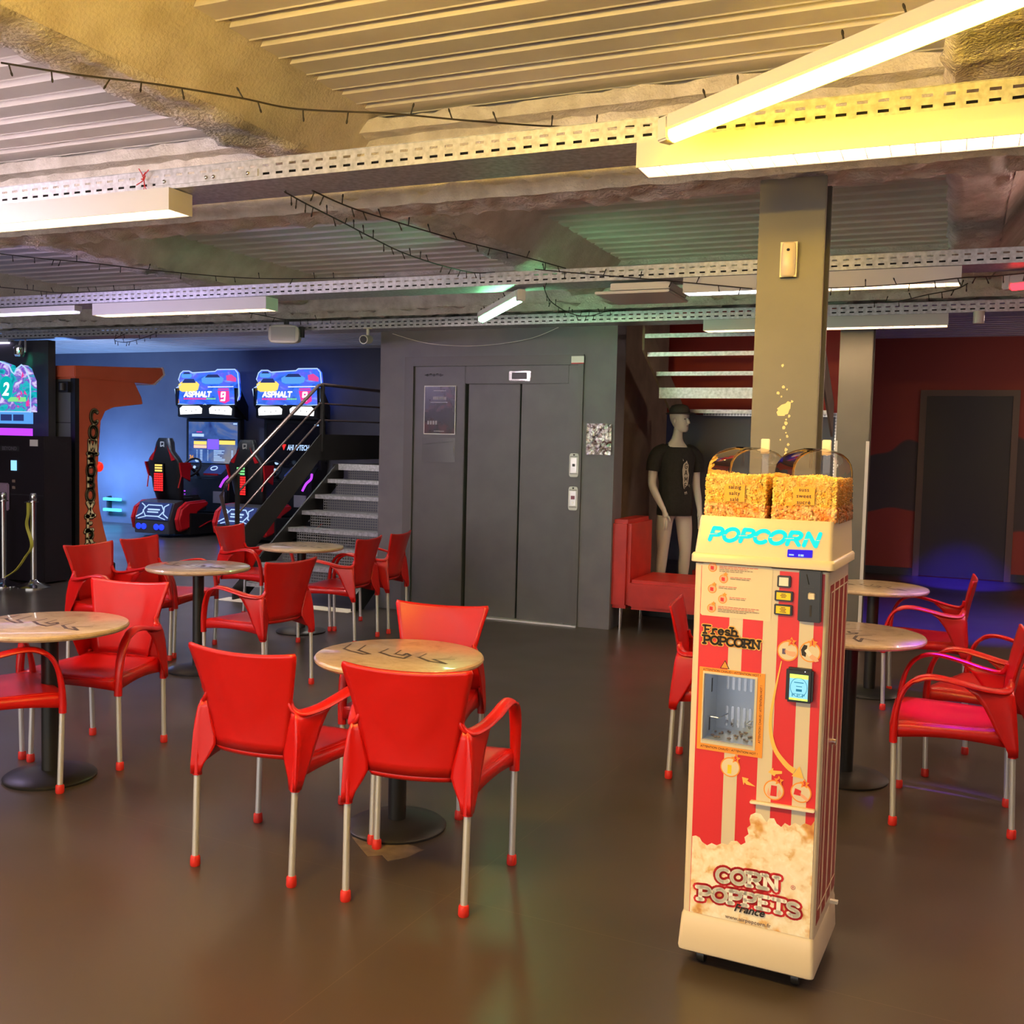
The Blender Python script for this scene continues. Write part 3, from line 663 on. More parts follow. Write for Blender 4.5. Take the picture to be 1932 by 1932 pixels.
fairy([(-.76,6.38,2.59),(-.53,6.38,2.59),(-.29,6.39,2.60),(-.02,6.39,2.62),(.15,6.5,2.64),(.34,6.55,2.66)], 'fairy lights sagging in front of the lamp right of the column', 11, 10)
fairy([(-.65,8.40,2.79),(-.45,8.03,2.73),(-.22,7.47,2.69),(-.05,6.95,2.64),(.02,6.60,2.62)], 'fairy lights strung to the farthest tray by the red wall', 9, 11)
fairy([(-8.10,8.38,2.70),(-8.25,8.38,2.64),(-8.1,8.38,2.61),(-7.9,8.38,2.64),(-7.67,8.38,2.70)], 'loop of fairy lights hanging above the boxing machine', 14, 12)
fairy([(-4.0,8.40,2.79),(-3.57,7.75,2.73),(-3.2,7.12,2.69),(-2.85,6.58,2.68)], 'fairy lights running beside the green tube lamp', 16, 13)

# ================================================================ tables
LOGO = [[(-.319,.132),(-.289,.031),(-.242,.003),(-.159,-.027),(-.140,-.009),(-.220,.033),(-.250,.140)],
 [(-.126,.119),(-.119,.039),(-.046,-.001),(.028,-.019),(.021,.050),(-.010,.074),(-.006,.034),(-.049,.044),(-.064,.119)],
 [(.063,.109),(.070,.032),(.143,-.015),(.222,-.024),(.139,.027),(.211,.068)]]
def make_table(label):
    t = thing('bistro_table', label, 'table', (0, 0, 0), 0, 'round stone topped bistro tables')
    top = MB().lathe([(.02, .700), (.325, .700), (.342, .704), (.350, .713), (.350, .722), (.345, .729), (.336, .7315), (.02, .7315)], 64)
    tp = obj('tabletop', top, 'stone', t, smooth=35)
    lg = MB()
    for st in LOGO:
        P = [Vector((x+.03, y-.05)) for x, y in st]
        n = len(P)
        for i in range(n-1):
            a, b = P[i], P[i+1]; d = (b-a).normalized(); nn = Vector((-d.y, d.x))*(.0075 if 1 <= i <= n-3 else .004)
            a = a-d*.006; b = b+d*.006
            lg.poly([(*(a+nn), .7322), (*(a-nn), .7322), (*(b-nn), .7322), (*(b+nn), .7322)])
    obj('logo_print', lg, 'logo', tp, smooth=0)
    obj('column', MB().lathe([(.038, .028), (.038, .690)], 24).lathe([(.11, .690), (.11, .700)], 24), 'black', t)
    obj('base', MB().lathe([(.01, .0), (.205, .0), (.207, .010), (.198, .018), (.12, .030), (.05, .038), (.01, .04)], 48), 'black', t)
    return t
TABLES = [((-2.08, 3.69), 0, 'stone topped table at front between the three front chairs'),
 ((-3.84, 3.50), 0, 'stone topped table cut by the left edge of the photo'),
 ((-4.77, 5.62), 8, 'stone topped table with a bluish reflection, middle of the left group'),
 ((-5.02, 7.20), 0, 'stone topped table nearest the staircase'),
 ((-.43, 5.27), -60, 'stone topped table just right of the popcorn machine, nearer of two'),
 ((-.46, 7.25), -20, 'stone topped table right of the popcorn machine, farther of two')]
t0 = make_table(TABLES[0][2]); t0.location = (*TABLES[0][0], 0)
for (x, y), rz, lb in TABLES[1:]: dup(t0, (x, y, 0), rz, lb)

# ================================================================ chairs (sitter faces +Y)
def make_chair(label):
    t = thing('plastic_armchair', label, 'chair', (0, 0, 0), 0, 'red plastic armchairs with aluminium legs')
    # seat: dished pan with lips all round
    def hw(v): return .205+.058*v          # half width from back (v=0) to front (v=1)
    rows = []
    N = 14
    for i in range(N+1):
        v = i/N; y = -.20+.455*v; row = []
        for j in range(N+1):
            u = j/N*2-1
            z = .452-.016*math.exp(-((v-.42)/.3)**2)*(1-u*u) - .010*max(0, (v-.82)/.18)**2 + .010*max(0, (.12-v)/.12)
            row.append((u*hw(v), y, z))
        rows.append(row)
    mb = MB().grid(rows)
    # skirts: front and sides
    fr = [[(x, y+.004, z) for x, y, z in rows[-1]], [(x*1.0, .262-.004*(x/.26)**2, .436) for x, y, z in rows[-1]], [(x*1.01, .258, .392+.010*(1-(x/.26)**2)) for x, y, z in rows[-1]]]
    mb.grid(fr)
    for s in (-1, 1):
        sd = [[(s*hw(i/N), -.20+.455*i/N, rows[i][0][2]) for i in range(N+1)], [(s*(hw(i/N)+.008), -.20+.455*i/N, .43) for i in range(N+1)], [(s*(hw(i/N)+.010), -.20+.455*i/N, .385+.018*math.sin(PI*i/N)) for i in range(N+1)]]
        mb.grid(sd)
    obj('seat', mb, 'red', t, smooth=50, solid=.006, recalc=False)
    # backrest
    zs = [.462, .50, .55, .60, .635, .67, .70, .74, .78, .81, .835, .848]
    wd = [.150, .158, .168, .178, .186, .195, .202, .211, .221, .229, .2345, .230]
    rows = []
    M_ = 20
    for z, hw_ in zip(zs, wd):
        row = []
        f = (z-.462)/(.386)
        yb = -.195-.018*f-.045*f*f
        for j in range(M_+1):
            u = j/M_*2-1
            y = yb-.022*(1-u*u)
            zz = z + (.0 if f < .3 else (f-.3)/.7*(-.012*(1-u*u)+.004*abs(u)**3))
            e = (u/.62)**2+((f-.62)/.30)**2
            y += -.004*max(0., min(1., (1.0-e)*6))
            row.append((u*hw_, y, zz))
        rows.append(row)
    bk = MB().grid(rows)
    # tuck the bottom of the backrest forward under the seat edge
    bk.grid([rows[0], [(x*.97, y+.012, .445) for x, y, z in rows[0]], [(x*.95, y+.05, .437) for x, y, z in rows[0]]])
    obj('backrest', bk, 'red', t, smooth=50, solid=.011, recalc=False)
    for s in (-1, 1):
        ar = MB()
        path = spline([(s*.180, -.212, .672), (s*.190, -.208, .640), (s*.212, -.185, .622), (s*.240, -.11, .628), (s*.262, -.02, .648), (s*.272, .07, .664), (s*.277, .135, .660), (s*.279, .19, .625), (s*.278, .222, .565), (s*.276, .238, .49), (s*.275, .243, .42), (s*.274, .243, .365)], 5)
        n = len(path)-1
        def sec(tt):
            a = .011+.013*min(1, tt/.18); b = .011
            if tt > .72: k = min(1, (tt-.72)/.2); a = .024-.004*k; b = .011+.006*k
            return ell(a, b, 12)
        rr = []
        for i, p in enumerate(path):
            tg_ = (path[min(i+1, n)]-path[max(i-1, 0)]).normalized()
            upv = Vector((s*.25, -.0, 1)) if i < n*.6 else Vector((0, 1, .2))
            sd = tg_.cross(upv).normalized(); u_ = sd.cross(tg_)
            rr.append([p+sd*a+u_*b for a, b in sec(i/n)])
        ar.rings(rr)
        am = obj('armrest', ar, 'red', t, smooth=60)
        # gusset from arm and backrest down to the rear leg
        inn = [(.190, -.212, .634), (.180, -.209, .60), (.168, -.206, .55), (.154, -.202, .50), (.150, -.205, .465), (.168, -.215, .425), (.188, -.228, .39), (.198, -.236, .352)]
        cor = [(.212, -.212, .628), (.220, -.222, .60), (.226, -.230, .55), (.229, -.236, .50), (.230, -.239, .465), (.231, -.243, .425), (.232, -.246, .39), (.232, -.247, .352)]
        fro = [(.252, -.025, .634), (.248, -.070, .60), (.245, -.108, .55), (.243, -.135, .50), (.2415, -.152, .465), (.240, -.176, .425), (.238, -.198, .39), (.235, -.215, .352)]
        rows = []
        for a, b, c in zip(inn, cor, fro):
            P = spline([Vector(a), Vector(a).lerp(Vector(b), .55), Vector(b), Vector(b).lerp(Vector(c), .4), Vector(c)], 3)
            rows.append([(s*p.x, p.y, p.z) for p in P])
        gm = MB().grid(rows); gm.tube([(s*.2178, -.2275, .348), (s*.219, -.225, .42), (s*.2195, -.222, .47)], lambda q: .0165-.004*q, 14)
        obj('rear_gusset', gm, 'red', t, smooth=60, solid=.005, recalc=False)
        for yy, xf, xt, y0, zt in ((.23, .275, .274, .242, .40), (-.24, .215, .2178, -.2275, .37)):
            lg = MB(); lg.tube([(s*xf, yy, .02), (s*xt, y0, zt)], .0125, 14)
            lo = obj('leg', lg, 'alu', t)
            cp = MB(); cp.lathe([(.017, 0), (.0195, .006), (.0185, .034), (.015, .040)], 14, (s*xf, yy)); obj('foot_cap', cp, 'cap', lo)
    return t
CHAIRS = [
 ((-1.721, 3.271), 10.4, 'nearest red chair with its back to us, at the front table'),
 ((-2.345, 3.245), 1.0, 'red chair with its back to us, left of the nearest one'),
 ((-2.186, 4.079), 187.1, 'red chair facing us across the front table, by the lift door'),
 ((-3.944, 3.908), 189.7, 'red chair facing us behind the left table, arm and seat showing'),
 ((-3.977, 3.289), 331, 'red chair cut by the left edge, tucked under the left table'),
 ((-5.373, 5.486), 272.1, 'bright red chair farthest left, in front of the boxing machine'),
 ((-5.453, 6.089), 278, 'bright red chair behind the middle left table, in front of the racing cabinet lamps'),
 ((-5.683, 7.427), 275.7, 'red chair at the foot of the stair rail, left of the farthest table'),
 ((-4.125, 5.479), 82, 'dark lit red chair with its back to us, right of the middle left table'),
 ((-4.567, 7.097), 96.2, 'red chair right of the table by the staircase, nearer of two'),
 ((-4.61, 7.68), 98.2, 'red chair against the lift shaft corner, farther of two by the stairs'),
 ((-.113, 7.09), 89.1, 'red chair at the farther right table, seen from the side'),
 ((.246, 5.666), 70, 'red chair mostly hidden behind the nearest right chair'),
 ((.054, 4.96), 90.1, 'red chair with a magenta lit seat at the right edge'),
 ((-1.005, 5.093), 277.1, 'red chair half hidden left of the popcorn machine')]
ch0 = make_chair(CHAIRS[0][2]); ch0.location = (*CHAIRS[0][0], 0); ch0.rotation_euler = (0, 0, R(CHAIRS[0][1]))
for (x, y), rz, lb in CHAIRS[1:]: dup(ch0, (x, y, 0), rz, lb)

# ================================================================ popcorn machine
PM = thing('popcorn_machine', 'tall white popcorn vending machine with red stripes and two corn domes', 'vending machine', (-.721, 3.074, 0), -3.1)
W, D = .406, .40
def rrect(x0, x1, y0, y1, r, z, n=4):
    out = []
    for cx, cy, a0 in ((x1-r, y0+r, -90), (x1-r, y1-r, 0), (x0+r, y1-r, 90), (x0+r, y0+r, 180)):
        for k in range(n+1):
            a = R(a0+90*k/n); out.append((cx+r*math.cos(a), cy+r*math.sin(a), z))
    return out
mb = MB().rings([rrect(.006, W-.002, .012, D-.01, .012, z) for z in (.16, .722)]).rings([rrect(.006, W-.002, .012, D-.01, .012, z) for z in (.926, 1.262)])
mb.prism(rrect(.006, W-.002, .012, D-.01, .012, .722) + [(.050, .012, .722), (.050, .16, .722), (.204, .16, .722), (.204, .012, .722)], (0, 0, .204))
obj('body', mb, 'cream', PM, smooth=30)
obj('plinth', MB().rings([rrect(-.004+a, W+.006-a, -.002+b, D+.002, .012, z) for z, a, b in ((.048, .010, .010), (.054, .002, .002), (.064, 0, 0), (.160, .006, .008), (.172, .010, .014))]), 'cream', PM)
for x in (.06, .35):
    for y in (.06, .34):
        mb = MB(); mb.M = Matrix.Translation((x, y, .025)) @ Matrix.Rotation(R(90), 4, 'Y'); mb.lathe([(.025, -.011), (.025, .011)], 16)
        mb.M = Matrix(); mb.box(x-.018, x+.018, y-.012, y+.012, .025, .06)
        obj('castor', mb, 'black', PM)
obj('collar', MB().rings([rrect(-a, W+.010+a, -a, D+.004, .014, z) for z, a in ((1.2665, .0), (1.269, .004), (1.289, .004), (1.295, .0))]), 'cream', PM)
hd = obj('header', MB().rings([rrect(a, W+.008-a*.6, b, D, .012, z) for z, a, b in ((1.285, .003, .004), (1.398, .012, .022), (1.408, .014, .026), (1.398, .020, .032))]), 'cream', PM)
# front stripes and printed panels, laid on the front at y = fy
fy = .012
obj('striped_front', MB().box(0, .366, 0, .0008, 0, .550).box(0, .366, 0, .0008, .754, 1.084).box(0, .023, 0, .0008, .550, .754).box(.177, .366, 0, .0008, .550, .754), 'stripes', PM, smooth=0).location = (.027, fy-.0009, .172)
obj('side_print', MB().box(0, .001, 0, .335, 0, 1.02), 'sidestripes', PM, smooth=0).location = (W-.0022, .045, .20)
mb = MB()
for a, b, c, d in ((.060, .064, .24, 1.20), (.360, .364, .24, 1.20)): mb.box(W-.0010, W-.0002, a, b, c, d)
mb.box(W-.0010, W-.0002, .060, .364, .24, .244).box(W-.0010, W-.0002, .060, .364, 1.196, 1.20)
obj('side_border', mb, 'creamprint', PM, smooth=0)
mb = MB(); mb.M = Matrix.Translation((W+.004, .20, .72)) @ Matrix.Rotation(R(90), 4, 'Y'); mb.lathe([(.010, -.01), (.010, .006)], 12)
obj('side_lock', mb, 'chrome', PM)
mb = MB().box(W-.002, W+.022, .30, .315, .168, .178); obj('cable_clip', mb, 'white', PM, smooth=0)
def F(u, z, off=.0): return (u, fy-.0018-off, z)
def disc(mb, u, z, r, off, n=24, r2=None):
    mb.poly([F(u+r*math.cos(2*PI*k/n), z+(r2 or r)*math.sin(2*PI*k/n), off) for k in range(n)])
def star(mb, u, z, r, off, n=5, k_=.5, rot=90):
    mb.poly([F(u+(r if k % 2 == 0 else r*k_)*math.cos(R(rot+180*k/n)), z+(r if k % 2 == 0 else r*k_)*math.sin(R(rot+180*k/n)), off) for k in range(2*n)])
# instruction panel
ip = obj('instruction_panel', MB().prism([F(*p) for p in ((.034, 1.104), (.238, 1.104), (.243, 1.109), (.243, 1.259), (.238, 1.264), (.034, 1.264), (.029, 1.259), (.029, 1.109))], (0, .001, 0)), 'creamprint', PM, smooth=0)
for u, z in ((.062, 1.252), (.097, 1.220), (.063, 1.187), (.096, 1.158), (.063, 1.128)):
    a, b, c = MB(), MB(), MB()
    disc(a, u, z, .0135, .001); disc(b, u, z, .011, .0014); star(a, u+.006, z+.014, .008, .0018)
    c.poly([F(u-.006, z-.006, .0018), F(u+.004, z-.007, .0018), F(u+.004, z+.004, .0018), F(u-.006, z+.005, .0018)])
    obj('picture_ring', a, 'orange', ip, smooth=0, recalc=False); obj('picture', b, 'skinprint', ip, smooth=0); obj('picture_detail', c, 'redprint', ip, smooth=0)
rn = random.Random(11); mp_, mg_ = MB(), MB()
def fake_line(mb, u, z, length):
    x = u
    while x < u+length:
        l = rn.uniform(.006, .016); mb.box(x, min(x+l, u+length), fy-.0034, fy-.0030, z, z+.0022); x += l+.0018
for u, z, ls in ((.083, 1.256, (.118, .085)), (.117, 1.225, (.062, )), (.083, 1.195, (.055, )), (.117, 1.164, (.05, )), (.083, 1.134, (.125, .11))):
    for k, l in enumerate(ls): fake_line(mp_, u, z-.0048*k, l)
    for k in range(2 if len(ls) > 1 else 1): fake_line(mg_, u, z-.0048*(len(ls)+k), ls[-1]*(.95 if k == 0 else .6)+.02*(len(ls) > 1))
obj('instructions_in_pink', mp_, 'pinkprint', ip, smooth=0); obj('instructions_in_grey', mg_, 'greyprint', ip, smooth=0)
# coin mechanism
cm = obj('coin_mechanism', MB().prism([F(.322, 1.115, 0), (.388, fy-.0018, 1.115), (.386, fy-.0018, 1.265), (.322, fy-.0018, 1.265)], (0, -.016, 0)), 'blackp', PM, smooth=0, bevel=.003)
obj('coin_slot', MB().hexa([(.3500, fy-.0186, 1.225), (.3525, fy-.0186, 1.225), (.3525, fy-.0176, 1.225), (.35, fy-.0176, 1.225), (.3425, fy-.0186, 1.254), (.345, fy-.0186, 1.254), (.345, fy-.0176, 1.254), (.3425, fy-.0176, 1.254)]), mat('slot_black', (.001, .001, .001), .9), cm, smooth=0)
obj('coin_slot', MB().box(.356, .362, fy-.0186, fy-.0176, 1.132, 1.165), 'text_black', cm, smooth=0)
obj('return_button', MB().box(.350, .371, fy-.023, fy-.018, 1.181, 1.202), 'creamprint', cm, bevel=.003)
obj('engraved_line', MB().box(.337, .366, fy-.0182, fy-.0176, 1.216, 1.2175).box(.332, .346, fy-.0182, fy-.0176, 1.202, 1.203), 'dark', cm, smooth=0)
for u0, u1, z0, z1, m, lines in ((.258, .297, 1.209, 1.244, 'white', 0), (.252, .305, 1.168, 1.199, 'yellowlabel', 3), (.252, .305, 1.127, 1.159, 'yellowlabel', 4)):
    bt = obj('selection_button', MB().box(u0, u1, fy-.009, fy-.001, z0, z1), 'blackp', PM, bevel=.002)
    obj('label', MB().box(u0+.006, u1-.006, fy-.0105, fy-.0085, z0+.005, z1-.005), m, bt, smooth=0)
    mb = MB()
    for k in range(lines): mb.box(u0+.020-.003*(k % 2), u1-.020+.003*(k % 2), fy-.0110, fy-.0104, z1-.010-k*.0045, z1-.0082-k*.0045)
    if lines: obj('small_print', mb, 'text_black', bt, smooth=0)
# Fresh POPCORN
mb = MB(); at = lambda u, v: F(.040+u, 1.050+v, .0012)
stroke_mesh(mb, 'Fresh', .0235, .0112, at, .98, True, 0, None, 1.55)
at2 = lambda u, v: F(.040+u, 1.019+v, .0012); stroke_mesh(mb, 'POPCORN', .0235, .0122, at2, .95, True, 0, None, 1.36)
obj('lettering_outline', mb, 'gold', PM, smooth=0, recalc=False)
mb = MB(); at = lambda u, v: F(.040+u, 1.050+v, .0018); at2 = lambda u, v: F(.040+u, 1.019+v, .0018)
stroke_mesh(mb, 'Fresh', .0235, .0056, at, .98, True, 0, None, 1.55); stroke_mesh(mb, 'POPCORN', .0235, .0062, at2, .95, True, 0, None, 1.36)
obj('lettering', mb, 'text_black', PM, smooth=0, recalc=False)
# warning triangle and window
obj('warning_triangle', MB().prism([F(.096, .947), F(.125, .947), F(.1105, .973)], (0, .0008, 0)), 'text_black', PM, smooth=0)
obj('warning_sign_face', MB().poly([F(.0995, .949, .0006), F(.1215, .949, .0006), F(.1105, .969, .0006)]), 'orange', PM, smooth=0)
wf = MB()
for a, b, c, d in ((.033, .233, .931, .945), (.033, .233, .690, .712), (.033, .046, .712, .931), (.211, .233, .712, .931)): wf.box(a, b, fy-.0030, fy-.0010, c, d)
wfo = obj('window_surround', wf, 'orange', PM, smooth=0)
ws = MB()
for a, b, c, d in ((.045, .212, .926, .933), (.045, .212, .710, .722), (.045, .050, .722, .926), (.204, .212, .722, .926)): ws.box(a, b, fy-.0060, fy-.0010, c, d)
obj('window_frame', ws, 'creamprint', PM, smooth=0, bevel=.001)
# cup bay: a recessed box with ribs, shown behind the pane
bx0, bx1, bz0, bz1 = .050, .204, .722, .926; by = .155
m_bay = mat('brushed_bay', srgb(190, 196, 206), .25, .35)
bayo = obj('cup_bay', MB().box(bx0, bx1, by, by+.002, bz0, bz1).box(bx0, bx0+.002, fy, by, bz0, bz1).box(bx1-.002, bx1, fy, by, bz0, bz1).box(bx0, bx1, fy, by, bz0, bz0+.002).box(bx0, bx1, fy, by, bz1-.002, bz1), m_bay, PM, smooth=0)
rb = MB()
for k in range(6):
    x = .082+k*.0185
    rb.box(x, x+.009, by-.005, by, .852, .912); rb.box(x, x+.009, by-.005, by, .734, .800)
obj('bay_rib', rb, 'chrome', bayo, bevel=.002)
mb = MB().box(bx0+.0015, bx0+.003, .085, .095, .853, .896).box(bx0+.0015, bx0+.003, .07, .08, .735, .780); obj('bay_slot', mb, 'text_black', bayo, smooth=0)
mb = MB(); mb.tube([(.053, .05, .784), (.085, .05, .783), (.105, .09, .790)], .0022, 6).tube([(.203, .05, .771), (.168, .05, .772), (.176, .08, .778), (.203, .09, .780)], .002, 6)
obj('cup_holder', mb, 'chrome', bayo)
mb = MB(); rn = random.Random(4)
for k in range(26): mb.ball((rn.uniform(.06, .195), rn.uniform(.03, .14), .727), (rn.uniform(.003, .008), .005, .003), 8, 5)
obj('crumbs', mb, 'greyprint', bayo)
obj('bay_lamp', MB().box(.07, .19, .05, .075, bz1-.005, bz1-.003), 'e_white', bayo, smooth=0)
obj('window_pane', MB().box(.048, .206, fy-.0075, fy-.0070, .718, .928), 'glass', PM, smooth=0)
for body, u, z, rot in (('ATTENTION CHAUD ! ATTENTION HOT !', .132, .938, 0), ('ATTENTION CHAUD ! ATTENTION HOT !', .132, .700, 0), ('ATTENTION CHAUD ! ATTENTION HOT !', .2235, .822, 90)):
    text_obj('warning_text', body, .0098, 'text_black', wfo, Matrix.Translation((u, fy-.0034, z)) @ Matrix.Rotation(R(90), 4, 'X') @ Matrix.Rotation(R(rot), 4, 'Z'), squash=.95)
# step pictures
for body, u, z, su, sz in (('2', .296, 1.022, .306, 1.050), ('1', .360, 1.026, .366, 1.053), ('5', .139, .648, .155, .676), ('4', .272, .600, .286, .631), ('3', .351, .606, .360, .634)):
    rg = MB(); disc(rg, u, z, .0305, .0010); rg = obj('step_picture', rg, 'orange', PM, smooth=0)
    pc = MB(); disc(pc, u, z, .0268, .0015); obj('picture_field', pc, 'creamprint', rg, smooth=0)
    st = MB(); star(st, su, sz, .0155, .0024); obj('star', st, 'orange', rg, smooth=0)
    text_obj('step_number', body, .018, 'redprint', rg, face_front(su, fy-.0046, sz), bold=.0006)
def blob(mb, pts, off=.0022): mb.poly([F(*p, off) for p in pts])
for pts in ([(.288, 1.026), (.300, 1.022), (.318, 1.022), (.322, 1.012), (.312, 1.006), (.296, 1.010), (.286, 1.018)], [(.356, 1.016), (.366, 1.020), (.380, 1.012), (.386, 1.002), (.376, .998), (.362, 1.006)], [(.256, .606), (.262, .588), (.260, .576), (.252, .586)], [(.288, .606), (.282, .588), (.288, .578), (.296, .594)], [(.346, .606), (.360, .600), (.374, .590), (.370, .582), (.352, .594)]):
    hands = MB(); blob(hands, pts); obj('step_hand', hands, 'skinprint', PM, smooth=0)
for pts in ([(.262, .582), (.264, .614), (.281, .614), (.281, .582)], [(.330, .598), (.334, .617), (.352, .612), (.350, .596)]):
    dt = MB(); blob(dt, pts); obj('step_detail', dt, 'redprint', PM, smooth=0)
dt = MB(); blob(dt, [(.131, .628), (.131, .655), (.143, .655), (.143, .628)]); obj('step_cup', dt, 'yellowlabel', PM, smooth=0)
dt = MB(); blob(dt, [(.280, 1.012), (.280, 1.028), (.290, 1.028), (.290, 1.012)]); obj('step_button', dt, mat('violet_print', srgb(90, 80, 120), .5), PM, smooth=0)
dt = MB(); blob(dt, [(.337, 1.014), (.334, 1.030), (.342, 1.046), (.352, 1.044), (.348, 1.010)], .0018); obj('step_shadow', dt, 'text_black', PM, smooth=0)
dt = MB(); blob(dt, [(.344, 1.028), (.352, 1.036), (.366, 1.020), (.358, 1.012)], .0026); obj('step_note', dt, 'white', PM, smooth=0)
# curved arrow
P = spline([(.279, .990), (.262, .885), (.254, .800), (.268, .729), (.304, .683), (.330, .666)], 8); mb = MB()
for i in range(len(P)-1):
    f0, f1 = i/(len(P)-1), (i+1)/(len(P)-1); a, b = P[i], P[i+1]; d = (b-a).normalized() if len(a) == 3 else (b-a).normalized()
    n = Vector((-d.y, d.x)); w0, w1 = .0014+.008*f0, .0014+.008*f1
    blob(mb, [tuple((a+n*w0)[:2]), tuple((a-n*w0)[:2]), tuple((b-n*w1)[:2]), tuple((b+n*w1)[:2])], .0012)
blob(mb, [(.322, .651), (.344, .684), (.357, .648)], .0012)
obj('printed_arrow', mb, 'gold', PM, smooth=0, recalc=False); mb = MB()
blob(mb, [(.253, .652), (.268, .667), (.268, .659), (.294, .661), (.294, .653), (.276, .649), (.272, .642)], .0012)
obj('printed_arrow', mb, 'gold', PM, smooth=0, recalc=False); mb = MB()
blob(mb, [(.176, .624), (.196, .622), (.192, .615), (.218, .601), (.190, .603), (.184, .609), (.181, .600)], .0012)
obj('printed_arrow', mb, 'gold', PM, smooth=0, recalc=False)
# payment terminal
rdr = obj('payment_terminal', MB().prism([(.297, fy-.001, .875), (.375, fy-.001, .877), (.375, fy-.001, .978), (.297, fy-.001, .977)], (0, -.022, 0)), 'blackp', PM, bevel=.006)
obj('screen', MB().box(.309, .362, fy-.0236, fy-.0226, .884, .960), 'e_screen', rdr, smooth=0)
obj('screen_band', MB().box(.309, .362, fy-.0240, fy-.0234, .948, .960).box(.309, .362, fy-.0240, fy-.0234, .884, .890), emis('lit_lime', (.55, .9, .1), 1), rdr, smooth=0)
mb = MB(); mb.tube([(.3355+.024*math.cos(2*PI*k/24), fy-.0238, .922+.028*math.sin(2*PI*k/24)) for k in range(24)], .0008, 5, True)
mb.box(.322, .349, fy-.0240, fy-.0236, .935, .9375).box(.328, .345, fy-.0240, fy-.0236, .924, .926).box(.328, .345, fy-.0240, fy-.0236, .910, .917)
for k in range(8): mb.box(.317+k*.0048, .3195+k*.0048, fy-.0240, fy-.0236, .894+.004*(k % 3), .904)
obj('screen_text', mb, emis('lit_teal_dark', (.02, .25, .4), .5), rdr, smooth=0)
mb = MB(); mb.ball((.352, fy-.0235, .970), .0014, 8, 5); obj('status_light', mb, 'e_white', rdr)
# lower hatch: shelf and popcorn print
obj('hatch_handle', MB().hexa([(.205, fy-.020, .552), (.394, fy-.020, .556), (.394, fy-.001, .556), (.205, fy-.001, .552), (.205, fy-.018, .560), (.394, fy-.018, .564), (.394, fy-.001, .564), (.205, fy-.001, .560)]), 'cream', PM, bevel=.002)
pp = MB(); top = [(.393, .528), (.384, .512), (.366, .516), (.352, .506), (.338, .512), (.322, .500), (.308, .506), (.298, .492), (.284, .500), (.276, .514), (.262, .512), (.255, .498), (.246, .508), (.236, .520), (.220, .521), (.206, .512), (.203, .498), (.207, .480), (.197, .470), (.202, .452), (.190, .440), (.194, .424), (.180, .414), (.168, .424), (.150, .420), (.140, .406), (.122, .408), (.106, .398), (.090, .402), (.076, .392), (.060, .400), (.052, .412), (.040, .416), (.029, .412)]
pp.prism([F(*p) for p in [(.029, .1725), (.393, .1725)]+top], (0, .0008, 0))
obj('popcorn_picture', pp, 'popprint', PM, smooth=0)
cv = lambda u, v: (u, v+.35*u-.55*u*u*1.6)
for nm, m, wc, wp, off in (('brand_lettering_outline', 'redprint', .0265, .0265, .0012), ('brand_lettering', 'bright', .0120, .0124, .0020)):
    mb = MB()
    f1 = lambda u, v: F(.108+u, .287+v, off); f2 = lambda u, v: F(.052+u, .219+v-.0*u, off)
    stroke_mesh(mb, 'CORN', .040, wc, f1, 1.0, True, .0, lambda u, v: (u, v+.10*u-.25*u*u), 1.42)
    stroke_mesh(mb, 'POPPETS', .038, wp, f2, 1.02, True, .0, lambda u, v: (u, v+.12*u-.27*u*u), 1.50)
    obj(nm, mb, m, PM, smooth=0, recalc=False)
text_obj('script_lettering', 'France', .034, 'text_black', PM, face_front(.212, fy-.0050, .218), bold=.0007, shear=.35)
text_obj('web_address', 'www.airpopcorn.fr', .0165, 'greyprint', PM, face_front(.210, fy-.0036, .184), bold=.0002, spacing=1.08)
mb = MB(); mb.tube([F(.340+.006*math.cos(2*PI*k/16), .317+.006*math.sin(2*PI*k/16), .002) for k in range(16)], .0006, 5, True); obj('registered_mark', mb, 'redprint', PM)
text_obj('registered_letter', 'R', .008, 'redprint', PM, face_front(.340, fy-.0040, .317))
# header lettering (lit, italic stencil) and price display: on the sloped header front
hs = Vector((0, .018, .113)).normalized()
def HF(u, z, off=.0015): f = (z-1.285)/.113; return (u, .004+.018*f-off, z)
mb = MB(); stroke_mesh(mb, 'POPCORN', .036, .0120, lambda u, v: HF(.040+u, 1.336+v), 1.0, False, .30, None, 1.60)
obj('lit_lettering', mb, 'e_cyan', PM, smooth=0, recalc=False)
mb = MB()
for k in range(8): mb.poly([HF(.046+k*.0455+a, 1.352+b, .0022) for a, b in ((.0, 0), (.026, .002), (.026, .0036), (.0, .0016))])
obj('stencil_gap', mb, 'cream', PM, smooth=0, recalc=False)
ld = obj('price_display', MB().prism([HF(u, z, .0008) for u, z in ((.284, 1.300), (.355, 1.302), (.355, 1.324), (.284, 1.322))], (0, -.003, 0)), 'e_lcd', PM, smooth=0, bevel=.001)
obj('digits', MB().box(.289, .303, HF(0, 1.306)[1]-.0028, HF(0, 1.306)[1]-.0022, 1.305, 1.309).box(.316, .320, HF(0, 1.306)[1]-.0028, HF(0, 1.306)[1]-.0022, 1.304, 1.310).box(.322, .331, HF(0, 1.306)[1]-.0028, HF(0, 1.306)[1]-.0022, 1.304, 1.310), 'e_line', ld, smooth=0)
